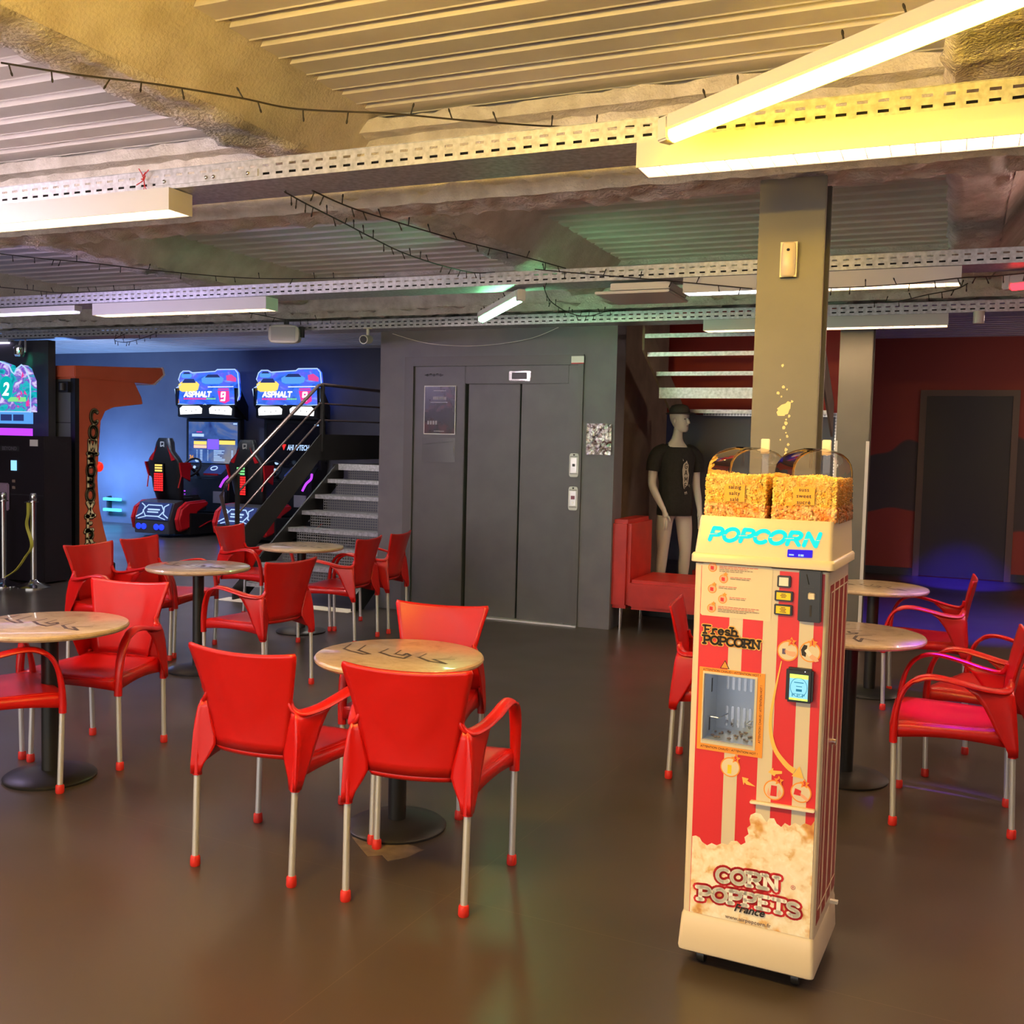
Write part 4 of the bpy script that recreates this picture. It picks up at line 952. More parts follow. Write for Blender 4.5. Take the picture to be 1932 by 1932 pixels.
# domes, kernels, labels
def dome_ring(x0, x1, y0, y1, z, r): return rrect(x0, x1, y0, y1, r, z, 6)
for i, (x0, x1) in enumerate(((.014, .212), (.219, .416))):
    rr = []
    for z, a in ((1.400, 0), (1.447, .001), (1.4475, .003), (1.500, .004), (1.550, .006), (1.570, .010), (1.588, .020), (1.602, .035), (1.612, .055), (1.619, .085)):
        rr.append(dome_ring(x0+a, x1-a, .040+a*.35, D-.03-a*.35, z, max(.012, min(.03, .028))))
    obj('clear_dome', MB().rings(rr), 'clear', PM, smooth=60, recalc=True)
    lb = obj('flavour_label', MB().box(x0+.068, x0+.130, .0385, .0395, 1.453, 1.505), mat('orange_label', srgb(250, 176, 40), .5), PM, smooth=0)
    for k, wd_ in enumerate((('salzig', 'salty', 'salé'), ('suss', 'sweet', 'sucré'))[i]):
        text_obj('flavour_word', wd_, .0165, 'text_black', lb, face_front(x0+.099, .0378, 1.497-k*.0185), bold=.0001, spacing=1.1)
    xt = x0+(.118 if i == 0 else .105)
    obj('dome_bracket', MB().box(xt, xt+.022, D-.10, D-.096, 1.53, 1.600), 'film', PM, smooth=0)
    obj('dome_clip', MB().box(xt-.004, xt+.024, D-.105, D-.100, 1.600, 1.648), 'white', PM, bevel=.002)
    mb = MB(); mb.tube([(x0+.10, .12, 1.612), (x0+.10, .12, 1.56)], .004, 8).box(x0+.05, x0+.15, .118, .122, 1.585, 1.589)
    obj('dome_baffle', mb, 'clear', PM, smooth=0)
# kernels: heaps nobody could count
CORN = Matrix.Translation((-.721, 3.074, 0)) @ Matrix.Rotation(R(-3.1), 4, 'Z')
g_ = (1+5**.5)/2; l_ = (1+g_*g_)**.5
ICO_V = [(a/l_, b/l_, c/l_) for a, b, c in ((-1, g_, 0), (1, g_, 0), (-1, -g_, 0), (1, -g_, 0), (0, -1, g_), (0, 1, g_), (0, -1, -g_), (0, 1, -g_), (g_, 0, -1), (g_, 0, 1), (-g_, 0, -1), (-g_, 0, 1))]
ICO_F = [(0,11,5),(0,5,1),(0,1,7),(0,7,10),(0,10,11),(1,5,9),(5,11,4),(11,10,2),(10,7,6),(7,1,8),(3,9,4),(3,4,2),(3,2,6),(3,6,8),(3,8,9),(4,9,5),(2,4,11),(6,2,10),(8,6,7),(9,8,1)]
def heap(x0, x1, label, seed):
    rn = random.Random(seed); mb = MB()
    ya, yb = .047, D-.036
    def kern(p, s):
        M_ = Matrix.Translation(p) @ Matrix.Rotation(rn.uniform(0, 6.28), 4, Vector((rn.uniform(-1, 1), rn.uniform(-1, 1), rn.uniform(-1, 1))).normalized())
        i = len(mb.v)
        mb.v += [tuple(M_ @ Vector((q[0]*s*.70, q[1]*s*.62, q[2]*s))) for q in ICO_V]
        mb.f += [tuple(i+k for k in f) for f in ICO_F]
    core = MB().box(x0+.006, x1-.006, ya+.004, yb-.004, 1.404, 1.524)
    mb.v += core.v; mb.f += core.f
    top = lambda x, y: 1.527+.004*math.sin(x*40+seed)+.003*math.sin(y*23)
    for k in range(1500):
        z = rn.uniform(1.448, 1.530); kern((rn.uniform(x0, x1), ya+rn.uniform(-.001, .002), z), .0044)
    for k in range(450): kern((x1-rn.uniform(-.001, .004), rn.uniform(ya, yb), rn.uniform(1.448, 1.53)), .0042)
    for k in range(350): kern((x0+rn.uniform(-.001, .004), rn.uniform(ya, yb), rn.uniform(1.448, 1.53)), .0042)
    for k in range(900):
        x, y = rn.uniform(x0, x1), rn.uniform(ya, yb); kern((x, y, top(x, y)+rn.uniform(-.004, .002)), .0045)
    o = obj('popcorn_kernels', mb, 'kernel', smooth=179, recalc=False); o.matrix_world = CORN; o['kind'] = 'stuff'
    tag(o, label, 'corn kernels')
    mb.v, mb.f = [], []
    for k in range(420): kern((rn.uniform(x0, x1), ya+rn.uniform(-.003, .002), rn.uniform(1.404, 1.446)), .0068)
    for k in range(160): kern((x1-rn.uniform(-.002, .003), rn.uniform(ya, yb), rn.uniform(1.404, 1.446)), .0068)
    for k in range(100): kern((x0+rn.uniform(-.002, .003), rn.uniform(ya, yb), rn.uniform(1.404, 1.446)), .0068)
    q = obj('lower_layer', mb, 'kernel2', o, smooth=179, recalc=False)
heap(.022, .204, 'heap of golden corn kernels in the left dome, salty', 1)
heap(.227, .408, 'heap of golden corn kernels in the right dome, sweet', 2)

# ================================================================ on and beside the lift
y0 = 8.655
po = tag(obj('poster', MB().box(-4.660, -4.325, y0-.003, y0, 1.708, 2.166), 'white', smooth=0), 'dark poster with white border taped on the lift side panel', 'poster')
obj('print', MB().box(-4.652, -4.333, y0-.005, y0-.003, 1.716, 2.158), noisy('poster_print', (.012, .008, .010), (.10, .012, .014), 6, .25, 4, lo=.5, hi=.75), po, smooth=0)
mb = MB().box(-4.56, -4.43, y0-.006, y0-.005, 2.115, 2.122)
for k in range(9): mb.box(-4.565+k*.016, -4.554+k*.016, y0-.006, y0-.005, 2.035, 2.062)
mb.box(-4.59, -4.41, y0-.006, y0-.005, 2.006, 2.013)
for k in range(4): mb.box(-4.62+k*.028, -4.602+k*.028, y0-.006, y0-.005, 1.80, 1.835)
mb.box(-4.55, -4.44, y0-.006, y0-.005, 1.735, 1.741)
obj('poster_text', mb, mat('poster_grey', (.30, .28, .28), .4), po, smooth=0)
fs = tag(obj('plastic_sleeve', MB().box(-4.672, -4.322, y0-.003, y0-.001, 1.445, 1.675), 'film', smooth=0), 'empty clear plastic sleeve taped below the poster', 'sleeve')
mb = MB(); mb.tube([(-4.335, y0-.006, 1.60), (-4.33, y0-.008, 1.54), (-4.326, y0-.006, 1.46)], .004, 6); mb.tube([(-4.63, y0-.005, 1.615), (-4.5, y0-.006, 1.63), (-4.35, y0-.005, 1.645)], .003, 6)
obj('crease', mb, 'film', fs)
mb = MB(); rn = random.Random(8); rows = []
for i in range(9):
    rows.append([(-3.016+.232*j/8, y0-.006-rn.uniform(0, .012), 1.555+.275*i/8) for j in range(9)])
mb.grid(rows); tag(obj('foil_notice', mb, 'foil', smooth=0, solid=.002), 'crumpled shiny notice on the wall right of the lift', 'notice')
for z0, z1, lb, dark in ((1.350, 1.562, 'upper lift call plate with a small black button', 1), (1.052, 1.264, 'lower lift call plate with a red display', 0)):
    t = thing('lift_call_plate', lb, 'call plate', (-3.124, 8.648, (z0+z1)/2), 0, 'lift call plates')
    h = (z1-z0)/2
    mb = MB(); mb.rings([[(x*.044, yy, z*h) for x, z in [(math.copysign(abs(math.cos(q))**.35, math.cos(q)), math.copysign(abs(math.sin(q))**.25, math.sin(q))) for q in [2*PI*k/32 for k in range(32)]]] for yy in (.010, -.012, -.016)])
    obj('plate', mb, 'white_metal', t)
    obj('button_panel', MB().box(-.028, .028, -.019, -.015, -h*.62, h*.62), 'alu', t, smooth=0)
    obj('groove', MB().box(-.036, .036, -.018, -.0155, h*.70, h*.74).box(-.036, .036, -.018, -.0155, -h*.74, -h*.70), 'blackp', t, smooth=0)
    if dark: obj('button', MB().box(-.013, .013, -.023, -.018, -.012, .012), 'blackp', t, smooth=0, bevel=.002)
    else:
        obj('red_display', MB().box(-.018, .018, -.021, -.018, -.008, .024), mat('display_red', srgb(120, 50, 70), .3), t, smooth=0); obj('button', MB().box(-.008, .008, -.022, -.018, -.045, -.028), 'white', t, smooth=0)
    mb = MB(); mb.ball((0, -.016, h*.87), (.010, .004, .008), 10, 6); obj('keyhole', mb, 'blackp', t)
mb = MB(); mb.tube(spline([(-5.0, 8.62, 2.66), (-4.6, 8.62, 2.56), (-4.1, 8.62, 2.53), (-3.6, 8.62, 2.58), (-3.3, 8.62, 2.68)], 8), .0025, 5)
tag(obj('loose_wire', mb, 'white'), 'thin pale wire drooping across the wall above the lift', 'wire')
mb = MB(); mb.prism([(-2.18, 3.50, 0), (-2.02, 3.36, 0), (-1.98, 3.40, 0), (-1.93, 3.36, 0), (-1.88, 3.42, 0), (-1.86, 3.52, 0), (-2.02, 3.56, 0)], (0, 0, .0012))
tag(obj('floor_patch', mb, noisy('bare_floor_patch', srgb(96, 82, 66), srgb(124, 108, 88), 14, .7), smooth=0), 'pale worn patch on the floor under the front chairs', 'floor patch')

# ================================================================ staircase left of the lift
ST = thing('staircase', 'black metal staircase with grating treads rising behind the lift', 'staircase')
xs0, xs1 = -6.60, -5.22
for k in range(1, 9):
    y = 8.46+.25*(k-1); z = .17*k
    tr = obj('tread', MB().box(xs0, xs1, y+.03, y+.28, z-.006, z-.002), 'grating', ST, smooth=0)
    obj('nosing', MB().box(xs0, xs1, y, y+.05, z-.004, z).box(xs0, xs1, y, y+.004, z-.045, z), 'galv', tr, smooth=0)
    if k < 8: obj('riser_mesh', MB().box(xs0+.1, xs1, y+.272, y+.276, z+.0, z+.125), 'grating', tr, smooth=0)
obj('landing', MB().box(xs0-.1, xs1, 10.21, 11.9, 1.30, 1.36), 'black', ST, smooth=0)
obj('landing_edge', MB().box(xs0, xs1, 10.18, 10.212, 1.29, 1.362), 'galv', ST, smooth=0)
for x in (xs0-.02, xs1+.0):
    obj('stringer', MB().prism([(x, 8.30, 0), (x, 8.50, 0), (x, 10.30, 1.20), (x, 10.30, 1.36), (x, 10.16, 1.36), (x, 8.30, .12)], (.02, 0, 0)), 'black', ST, smooth=0)
xg = -6.70
obj('guard_plate', MB().prism([(xg, 8.42, .30), (xg, 8.52, .30), (xg, 9.91, 1.40), (xg, 11.9, 1.42), (xg, 11.9, 1.715), (xg, 9.94, 1.70), (xg, 8.45, .62)], (.012, 0, 0)), 'black', ST, smooth=0)
m_rail = mat('rail_steel', (.16, .12, .12), .3, .7)
for pts, r in (([(xg, 8.50, .42), (xg, 8.33, .75), (xg, 8.22, 1.05), (xg, 8.30, 1.17), (xg, 9.90, 2.25), (xg, 10.0, 2.27), (xg, 11.9, 2.27)], .020), ([(xg, 8.46, 1.06), (xg, 9.93, 2.05), (xg, 11.9, 2.07)], .011), ([(xg, 8.46, .84), (xg, 9.95, 1.86), (xg, 11.9, 1.88)], .011)):
    mb = MB(); mb.tube(pts, r, 10); obj('handrail' if r > .015 else 'mid_rail', mb, m_rail, ST)
for y, za, zb in ((8.46, .42, 1.27), (9.97, 1.5, 2.27), (11.6, 1.5, 2.27)):
    obj('post', MB().box(xg-.008, xg+.032, y-.014, y+.014, za, zb), 'black', ST, smooth=0)
mb = MB().box(-6.75, -5.2, 8.22, 8.42, 0, .004)
struct('trim_2', mb, mat('white_floor_band', srgb(238, 230, 216), .5), smooth=0)
# second flight, behind the column
S2 = thing('upper_staircase', 'galvanised treads of a flight seen from below behind the grey column', 'staircase')
for k, (y, z) in enumerate(((10.02, 2.02), (9.50, 2.20), (9.38, 2.34), (9.06, 2.49), (8.96, 2.645))):
    x = -2.60
    tr = obj('tread', MB().box(x, -1.12, y, y+.24, z-.01, z), 'galv', S2, smooth=0)
    obj('nosing', MB().box(x, -1.12, y-.004, y, z-(.10 if k == 1 else .038), z), 'galv', tr, smooth=0)
obj('stringer', MB().prism([(-2.62, 8.95, 2.80), (-2.62, 8.95, 2.50), (-2.62, 10.4, 1.78), (-2.62, 10.4, 2.10)], (.02, 0, 0)), 'shade', S2, smooth=0)
obj('stringer', MB().prism([(-1.12, 9.02, 2.80), (-1.12, 9.02, 2.50), (-1.12, 10.4, 1.78), (-1.12, 10.4, 2.10)], (.02, 0, 0)), 'shade', S2, smooth=0)
t = thing('dark_wall_panel', 'dark grey panel edged with diamond plate behind the mannequin', 'panel')
obj('panel', MB().box(-2.62, -1.07, 10.52, 10.56, 0, 1.985), mat('slate_panel', srgb(92, 98, 114), .5), t, smooth=0)
obj('edging', MB().box(-2.40, -1.055, 10.50, 10.57, 1.975, 2.015).box(-1.095, -1.055, 10.50, 10.57, .9, 1.975), 'diamond', t, smooth=0)
struct('wall_red_panel', MB().box(-3.2, -1.1, 11.6, 11.7, 2.05, 3.2), 'redpanel', smooth=0)

# ================================================================ red bench and mannequin
t = thing('red_bench', 'red leatherette bench with a tall end back beside the lift wall', 'bench', (-2.80, 8.70, 0))
def cushion(mb, x0, x1, y0, y1, z0, z1): mb.box(x0, x1, y0, y1, z0, z1)
mb = MB().box(.0, .20, .0, .74, .19, .985); obj('backrest', mb, 'leather', t, bevel=.035, seg=4)
mb = MB().box(.19, .86, -.004, .74, .19, .455); obj('seat', mb, 'leather', t, bevel=.03, seg=4)
for x, y in ((.11, .06), (.11, .70), (.70, .06), (.70, .70)):
    obj('leg', MB().lathe([(.018, 0), (.022, .2)], 14, (x, y)), 'chrome', t)
t = thing('red_bench', 'dark lit red bench end standing behind the mannequin legs', 'bench', (-2.36, 10.06, 0))
obj('backrest', MB().box(0, .95, .30, .44, .19, .98), 'leather', t, bevel=.035, seg=4)
obj('seat', MB().box(0, .95, .0, .34, .19, .45), 'leather', t, bevel=.03, seg=4)
for x, y in ((.06, .06), (.06, .38), (.88, .06), (.88, .38)): obj('leg', MB().lathe([(.018, 0), (.022, .2)], 14, (x, y)), 'chrome', t)

def skin_mesh(name, verts, edges, m, parent, sub=2, root=0):
    # verts: (x, y, z, rx, ry)
    me = bpy.data.meshes.new(name); me.from_pydata([v[:3] for v in verts], edges, [])
    o = bpy.data.objects.new(name, me); COL.objects.link(o)
    md = o.modifiers.new('skin', 'SKIN'); md.use_smooth_shade = True
    for i, v in enumerate(verts):
        sv = me.skin_vertices[0].data[i]; sv.radius = (v[3], v[4] if len(v) > 4 else v[3]); sv.use_root = (i == root)
    sd = o.modifiers.new('sub', 'SUBSURF'); sd.levels = sub; sd.render_levels = sub
    me2 = bpy.data.meshes.new_from_object(o.evaluated_get(bpy.context.evaluated_depsgraph_get()))
    bpy.data.objects.remove(o); me2.name = name; me2.materials.clear(); me2.materials.append(MT[m]); me2.shade_smooth()
    o = bpy.data.objects.new(name, me2); COL.objects.link(o); o.parent = parent
    return o
MN = thing('mannequin', 'pale male mannequin in a black T-shirt and cap standing behind the bench', 'mannequin', (-2.47, 9.72, .14), 0)
# body axis: faces local -Y turned to the right of the photo by the head only
V = []; Ed = []
def chain(pts, start=None):
    ids = [] if start is None else [start]
    for p in pts:
        V.append(p); ids.append(len(V)-1)
        if len(ids) > 1: Ed.append((ids[-2], ids[-1]))
    return ids
sp_ = chain([(0, 0, .96, .135, .10), (0, 0, 1.08, .125, .095), (0, .0, 1.22, .14, .10), (0, .005, 1.38, .16, .105), (0, .01, 1.50, .11, .075), (.0, .0, 1.57, .054, .054), (.008, -.008, 1.66, .046, .048), (.012, -.008, 1.72, .05, .05)])
for s in (-1, 1):
    hp = chain([(s*.095, 0, .88, .085, .09), (s*.105, -.01-.015*s, .68, .078, .08), (s*.105, -.02-.03*s, .50, .056, .058), (s*.108, .0-.03*s, .36, .054, .058), (s*.110, .015-.03*s, .20, .038, .042), (s*.112, .02-.03*s, .09, .032, .036)], sp_[0])
    ft = chain([(s*.118, -.04-.03*s, .045, .036, .030), (s*.125, -.13-.03*s, .032, .036, .022)], hp[-1])
    ex = .215 if s < 0 else .205; kk = -.018 if s < 0 else .004
    am = chain([(s*.150, .01, 1.455, .056, .056), (s*ex, .01, 1.40, .056, .058), (s*(ex+.02), .02, 1.25, .046, .048), (s*(ex+.028), .015, 1.13, .041, .042), (s*(ex+.015+kk), -.055, 1.01, .038, .037), (s*(ex-.005+2*kk), -.12, .90, .026, .024), (s*(ex-.012+2*kk), -.14, .85, .032, .022)], sp_[3])
    b = Vector((s*(ex-.012+2*kk), -.14, .85)); w0 = am[-1]
    for j, (dx, dy, ln) in enumerate(((-.020, -.022, .085), (-.007, -.028, .095), (.007, -.026, .088), (.020, -.018, .070))):
        chain([(b.x+dx*.9, b.y+dy*.5, b.z-.035, .0095), (b.x+dx*1.05, b.y+dy, b.z-.045-ln*.45, .0085), (b.x+dx*1.05, b.y+dy-.006+.01, b.z-.045-ln, .0065)], w0)
    chain([(b.x-s*.014, b.y-.028, b.z-.005, .011), (b.x-s*.022, b.y-.048, b.z-.035, .0095), (b.x-s*.022, b.y-.056, b.z-.060, .0075)], w0)
bd = skin_mesh('body', V, Ed, 'mannequin', MN, 2)
# head turned to its left (right of the photo): skull, jaw, brow, nose and lips in one loft joined to the body
fx = Matrix.Translation((.020, -.010, 1.76)) @ Matrix.Rotation(R(30), 4, 'Z')
mb = MB(); mb.M = fx; rr = []
for z, rx, yf, yb in ((-.112, .022, -.070, -.020), (-.105, .040, -.084, .005), (-.085, .054, -.090, .030), (-.062, .062, -.088, .052), (-.052, .064, -.091, .060), (-.044, .066, -.087, .066), (-.032, .068, -.092, .074), (-.020, .070, -.090, .084), (.004, .073, -.084, .096), (.020, .075, -.083, .101), (.034, .077, -.090, .104), (.060, .078, -.088, .106), (.090, .074, -.080, .100), (.115, .062, -.062, .086), (.132, .042, -.038, .062), (.140, .016, -.008, .028)):
    ring = []
    for k in range(32):
        a = 2*PI*k/32; cx_, sy_ = math.cos(a), math.sin(a)
        y = yf*-sy_ if sy_ < 0 else yb*sy_
        if sy_ < 0: y = -abs(yf)*abs(sy_)**.8
        ring.append((rx*math.copysign(abs(cx_)**.9, cx_), y, z))
    rr.append(ring)
mb.rings(rr)
mb.rings([[(x*wx, y0_, z) for x, z in ((-1, z0), (1, z0), (.7, z1), (-.7, z1))] for y0_, wx, z0, z1 in ((-.074, .016, -.034, .030), (-.098, .009, -.032, .012), (-.112, .007, -.030, -.018))])
bm = bmesh.new(); bm.from_mesh(bd.data); hm_ = bpy.data.meshes.new('tmp'); hm_.from_pydata(mb.v, [], mb.f); bm.from_mesh(hm_); bmesh.ops.recalc_face_normals(bm, faces=bm.faces); bm.to_mesh(bd.data); bm.free(); bpy.data.meshes.remove(hm_); bd.data.shade_smooth()
mb = MB(); mb.M = fx
for s in (-1, 1): mb.ball((s*.030, -.074, .012), (.013, .008, .006), 10, 6)
obj('eye', mb, mat('eye_grey', srgb(90, 84, 84), .4), MN)
mb = MB(); mb.M = fx; mb.ball((0, -.088, -.052), (.021, .006, .004), 10, 6); obj('mouth', mb, mat('lip_grey', srgb(150, 130, 130), .4), MN)
mb = MB(); mb.M = fx
for s in (-1, 1): mb.ball((s*.078, .010, -.005), (.009, .018, .030), 10, 8)
obj('ear', mb, 'mannequin', MN)
mb = MB(); mb.M = fx
mb.rings([[(rx*math.cos(2*PI*k/20), .008+ry*math.sin(2*PI*k/20), z) for k in range(20)] for z, rx, ry in ((.065, .088, .100), (.075, .092, .105), (.11, .088, .10), (.14, .07, .08), (.155, .03, .035))])
mb.rings([[(rx*math.cos(2*PI*k/24), -.01+(rx+.02)*math.sin(2*PI*k/24), z) for k in range(24)] for z, rx in ((.058, .128), (.064, .132), (.074, .10))])
obj('cap', mb, mat('charcoal_cap', srgb(58, 56, 54), .8), MN)
# T-shirt
mb = MB()
rr = []
for z, rx, ry, cy in ((.845, .172, .132, 0), (.85, .176, .136, 0), (.95, .172, .134, 0), (1.05, .162, .128, 0), (1.15, .163, .128, .0), (1.28, .178, .132, .003), (1.38, .192, .132, .006), (1.45, .190, .120, .008), (1.50, .162, .100, .008), (1.525, .122, .082, .004), (1.535, .090, .072, .0)):
    rr.append([(rx*math.copysign(abs(math.cos(2*PI*k/36))**.85, math.cos(2*PI*k/36))*(1+.012*math.sin(k*2.1+z*9)), cy+ry*math.sin(2*PI*k/36)*(1+.02*math.sin(k*1.7+z*13)), z-(.055*max(0, -math.sin(2*PI*k/36)) if z > 1.52 else 0)) for k in range(36)])
mb.rings(rr, caps=False)
for s in (-1, 1):
    mb.tube(spline([(s*.12, .01, 1.46), (s*.185, .01, 1.435), (s*.222, .012, 1.37), (s*.236, .016, 1.27)], 4), lambda t: .076-.008*t, 18)
ts = obj('t_shirt', mb, 'tee', MN, smooth=80, solid=.003, recalc=False)
mb = MB(); rn = random.Random(2)
def TS(u, v): 
    x = u; yv = -.1345*math.sqrt(max(0, 1-(x/.185)**2))-.006; return (x, yv, v)
P = [(.035+(.036+.006*rn.uniform(-1, 1))*math.cos(2*PI*k/18), 1.24+(.135+.02*rn.uniform(-1, 1))*math.sin(2*PI*k/18)) for k in range(18)]
mb.poly([TS(*p) for p in P])
for k in range(7):
    a = rn.uniform(0, 6.28); p = (.035+.05*math.cos(a), 1.24+.165*math.sin(a)); q = (p[0]+.02*math.cos(a)+.006, p[1]+.03*math.sin(a)); mb.poly([TS(p[0]-.004, p[1]), TS(p[0]+.004, p[1]), TS(*q)])
obj('shirt_print', mb, mat('shirt_white', srgb(190, 180, 168), .8), ts, smooth=0)
mb = MB()
for i, ch in enumerate('GAME'): stroke_mesh(mb, ch, .045, .008, lambda u, v: (TS(.018+u, 1.30-i*.062+v)[0], TS(.018+u, 1.30)[1]-.004, 1.30-i*.062+v), 1, False, 0, None, .9)
obj('shirt_lettering', mb, 'text_black', ts, smooth=0, recalc=False)
t = thing('display_plinth', 'low dark plinth under the mannequin feet', 'plinth', (-2.47, 9.72, 0))
obj('block', MB().box(-.26, .26, -.12, .26, 0, .148), 'black', t, smooth=0, bevel=.004)
MN.rotation_euler = (0, 0, R(42))

# ================================================================ boxing machine (seen on its side)
BX = thing('boxing_machine', 'orange brown boxing machine seen from its side with gold vertical lettering', 'arcade machine')
xb = -9.13
side = [(8.70, 0), (8.70, 2.26), (8.70, 2.28), (9.60, 2.28), (9.72, 2.10), (9.74, 2.02), (9.27, 1.96), (9.14, 1.91), (9.07, 1.79), (9.035, 1.39), (9.02, 1.11), (9.05, .77), (9.12, .52), (9.16, .40), (9.17, .06), (9.15, 0)]
obj('cabinet', MB().prism([(xb, y, z) for y, z in side], (-.74, 0, 0)), 'boxer', BX, smooth=0, bevel=.006)
obj('header', MB().prism([(xb+.03, y, z) for y, z in ((8.66, 2.27), (8.66, 2.40), (10.05, 2.48), (10.07, 2.40), (9.98, 2.33), (9.90, 2.27))], (-.80, 0, 0)), 'boxer', BX, smooth=0, bevel=.01)
obj('header_edge', MB().prism([(xb+.035, y, z) for y, z in ((10.05, 2.49), (10.085, 2.40), (9.995, 2.325), (9.91, 2.26), (9.88, 2.27), (9.97, 2.335), (10.055, 2.40), (10.03, 2.48))], (-.81, 0, 0)), mat('pale_edge', srgb(230, 220, 225), .4), BX, smooth=0)
obj('rear_panel', MB().box(xb-.73, xb-.06, 8.685, 8.70, .05, 2.25), mat('rear_grey', srgb(104, 108, 106), .5), BX, smooth=0)
obj('rear_seam', MB().box(xb-.73, xb-.06, 8.683, 8.686, 1.755, 1.765).box(xb-.73, xb-.06, 8.683, 8.686, 1.155, 1.165), 'dark', BX, smooth=0)
obj('corner_strip', MB().box(xb-.06, xb+.006, 8.68, 8.74, 0, 2.26), 'blackp', BX, smooth=0)
mb = MB().box(xb-.19, xb-.05, 8.63, 8.685, 2.10, 2.22); mb.lathe([(.04, 2.12), (.04, 2.2)], 14, (xb-.12, 8.62)); obj('cable_box', mb, 'blackp', BX, smooth=0)
for z, yy in ((.34, .0),): pass
lt, sh = MB(), MB()
zz = 1.93
ypos = (8.985, 8.965, 8.945, 8.935, 8.93, 8.925, 8.92, 8.92, 8.92, 8.91)
for i, (ch, zc) in enumerate(zip('COMBOBOXER', (1.84, 1.66, 1.49, 1.35, 1.22, 1.085, .94, .775, .61, .44))):
    h = .15; yc = ypos[i]-.018
    at = lambda u, v: (xb+.004, yc-.055+u, zc-h/2+v)
    stroke_mesh(sh, ch, h, .056, lambda u, v: (xb+.003, yc-.06+u, zc-h/2+v-.004), 1, True, 0, None, 1.0)
    stroke_mesh(lt, ch, h, .034, lambda u, v: (xb+.006, yc-.06+u, zc-h/2+v), 1, True, 0, None, 1.0)
obj('lettering_shadow', sh, 'letters_dark', BX, smooth=0, recalc=False); obj('lettering', lt, 'boxgold', BX, smooth=0, recalc=False)
mb = MB(); mb.ball((xb-.37, 9.20, 1.27), (.10, .075, .10), 16, 10); obj('punch_ball', mb, mat('ball_red', srgb(200, 30, 25), .3, emit=(1, .02, .01), strength=.4), BX)
mb = MB(); mb.ball((xb-.02, 9.06, 1.26), (.04, .055, .06), 14, 8); obj('side_button', mb, mat('button_red', srgb(225, 30, 25), .3, emit=(1, .02, .01), strength=.6), BX)
mb = MB(); mb.tube([(xb-.37, 9.2, 1.35), (xb-.37, 9.25, 1.7), (xb-.37, 9.3, 2.0)], .03, 10); obj('ball_strap', mb, 'blackp', BX)
obj('base_pad', MB().box(xb-.74, xb, 8.70, 9.30, 0, .12), 'blackp', BX, smooth=0, bevel=.01)
mb = MB().box(-9.34, -9.0, 8.50, 8.62, 0, .05); tag(obj('floor_cable_box', mb, 'white', smooth=0, bevel=.006), 'low white cable box on the floor behind the boxing machine', 'cable box')

# ================================================================ black cabinet with lit sports marquee
BC = thing('arcade_cabinet', 'tall black arcade cabinet with a lit sports marquee at the left edge', 'arcade machine', (-9.95, 8.09, 0))
obj('cabinet', MB().box(-.95, 1.0, 0, .38, .02, 1.60), mat('cabinet_black', (.014, .010, .014), .4), BX if 0 else BC, smooth=0, bevel=.006)
obj('cabinet_seam', MB().box(-.95, 1.0, -.004, 0, .955, .965), 'dark', BC, smooth=0)
mq = [(-.6, 1.86), (.705, 1.86), (.70, 2.20), (.66, 2.27), (.63, 2.335), (.57, 2.37), (.50, 2.33), (.46, 2.27), (.42, 2.30), (.38, 2.37), (.20, 2.42), (-.1, 2.36), (-.6, 2.36)]
ma = obj('marquee', MB().prism([(x, .10, z) for x, z in mq], (0, .08, 0)), 'marq2', BC, smooth=0)
mb = MB(); mb.tube([(x, .095, z) for x, z in mq], .008, 6, True); obj('marquee_outline', mb, 'e_line', ma)
hm = MB(); hm.rings([[(.34+.10*r*math.cos(2*PI*k/20), .094, 2.12+.13*r*math.sin(2*PI*k/20)) for k in range(20)] for r in (1, .01)], caps=False); obj('teal_badge', hm, 'e_teal', ma, smooth=0)
text_obj('badge_number', '2', .20, 'e_white', ma, Matrix.Translation((.33, .090, 2.10)) @ Matrix.Rotation(R(90), 4, 'X'), bold=.004, shear=.2)
mb = MB(); rn = random.Random(9)
for k in range(9):
    a = (rn.uniform(.47, .66), rn.uniform(1.9, 2.25)); mb.poly([(a[0], .094, a[1]), (a[0]+rn.uniform(.02, .06), .094, a[1]+rn.uniform(-.03, .04)), (a[0]+rn.uniform(.0, .05), .094, a[1]+rn.uniform(.03, .09))])
obj('marquee_figures', mb, 'e_pink', ma, smooth=0)
mb = MB(); mb.box(.36, .63, .097, .099, 1.97, 2.02); obj('marquee_band', mb, 'e_green', ma, smooth=0)
sc_ = obj('blue_display', MB().box(-.6, .69, .06, .14, 1.73, 1.855), 'e_sky', BC, smooth=0)
obj('display_dark', MB().box(.30, .46, .052, .06, 1.76, 1.83).box(.49, .64, .052, .06, 1.76, 1.83), 'e_navy', sc_, smooth=0)
obj('light_ledge', MB().box(-.6, .66, .02, .16, 1.60, 1.68), 'e_purple', BC, smooth=0)
obj('maker_badge', MB().box(.36, .64, -.006, 0, 1.43, 1.485), 'dark', BC, smooth=0)
text_obj('badge_lettering', 'BEYOND', .055, mat('badge_grey', (.12, .11, .14), .4), BC, face_front(.50, -.008, 1.457), bold=.001)
obj('white_sticker', MB().box(.80, .915, -.005, 0, 1.49, 1.56), 'white', BC, smooth=0)
obj('lit_slot', MB().box(.52, .60, -.008, 0, 1.22, 1.33), emis('slot_blue', (.25, .6, .9), .8), BC, smooth=0)
obj('round_button', MB().box(.54, .575, -.01, 0, 1.09, 1.12).box(.54, .575, -.01, 0, 1.02, 1.05), 'greyprint', BC, smooth=0)
cr = obj('card_reader', MB().box(.32, .50, -.03, 0, .78, 1.08), mat('reader_lilac', srgb(150, 130, 150), .4), BC, smooth=0, bevel=.012)
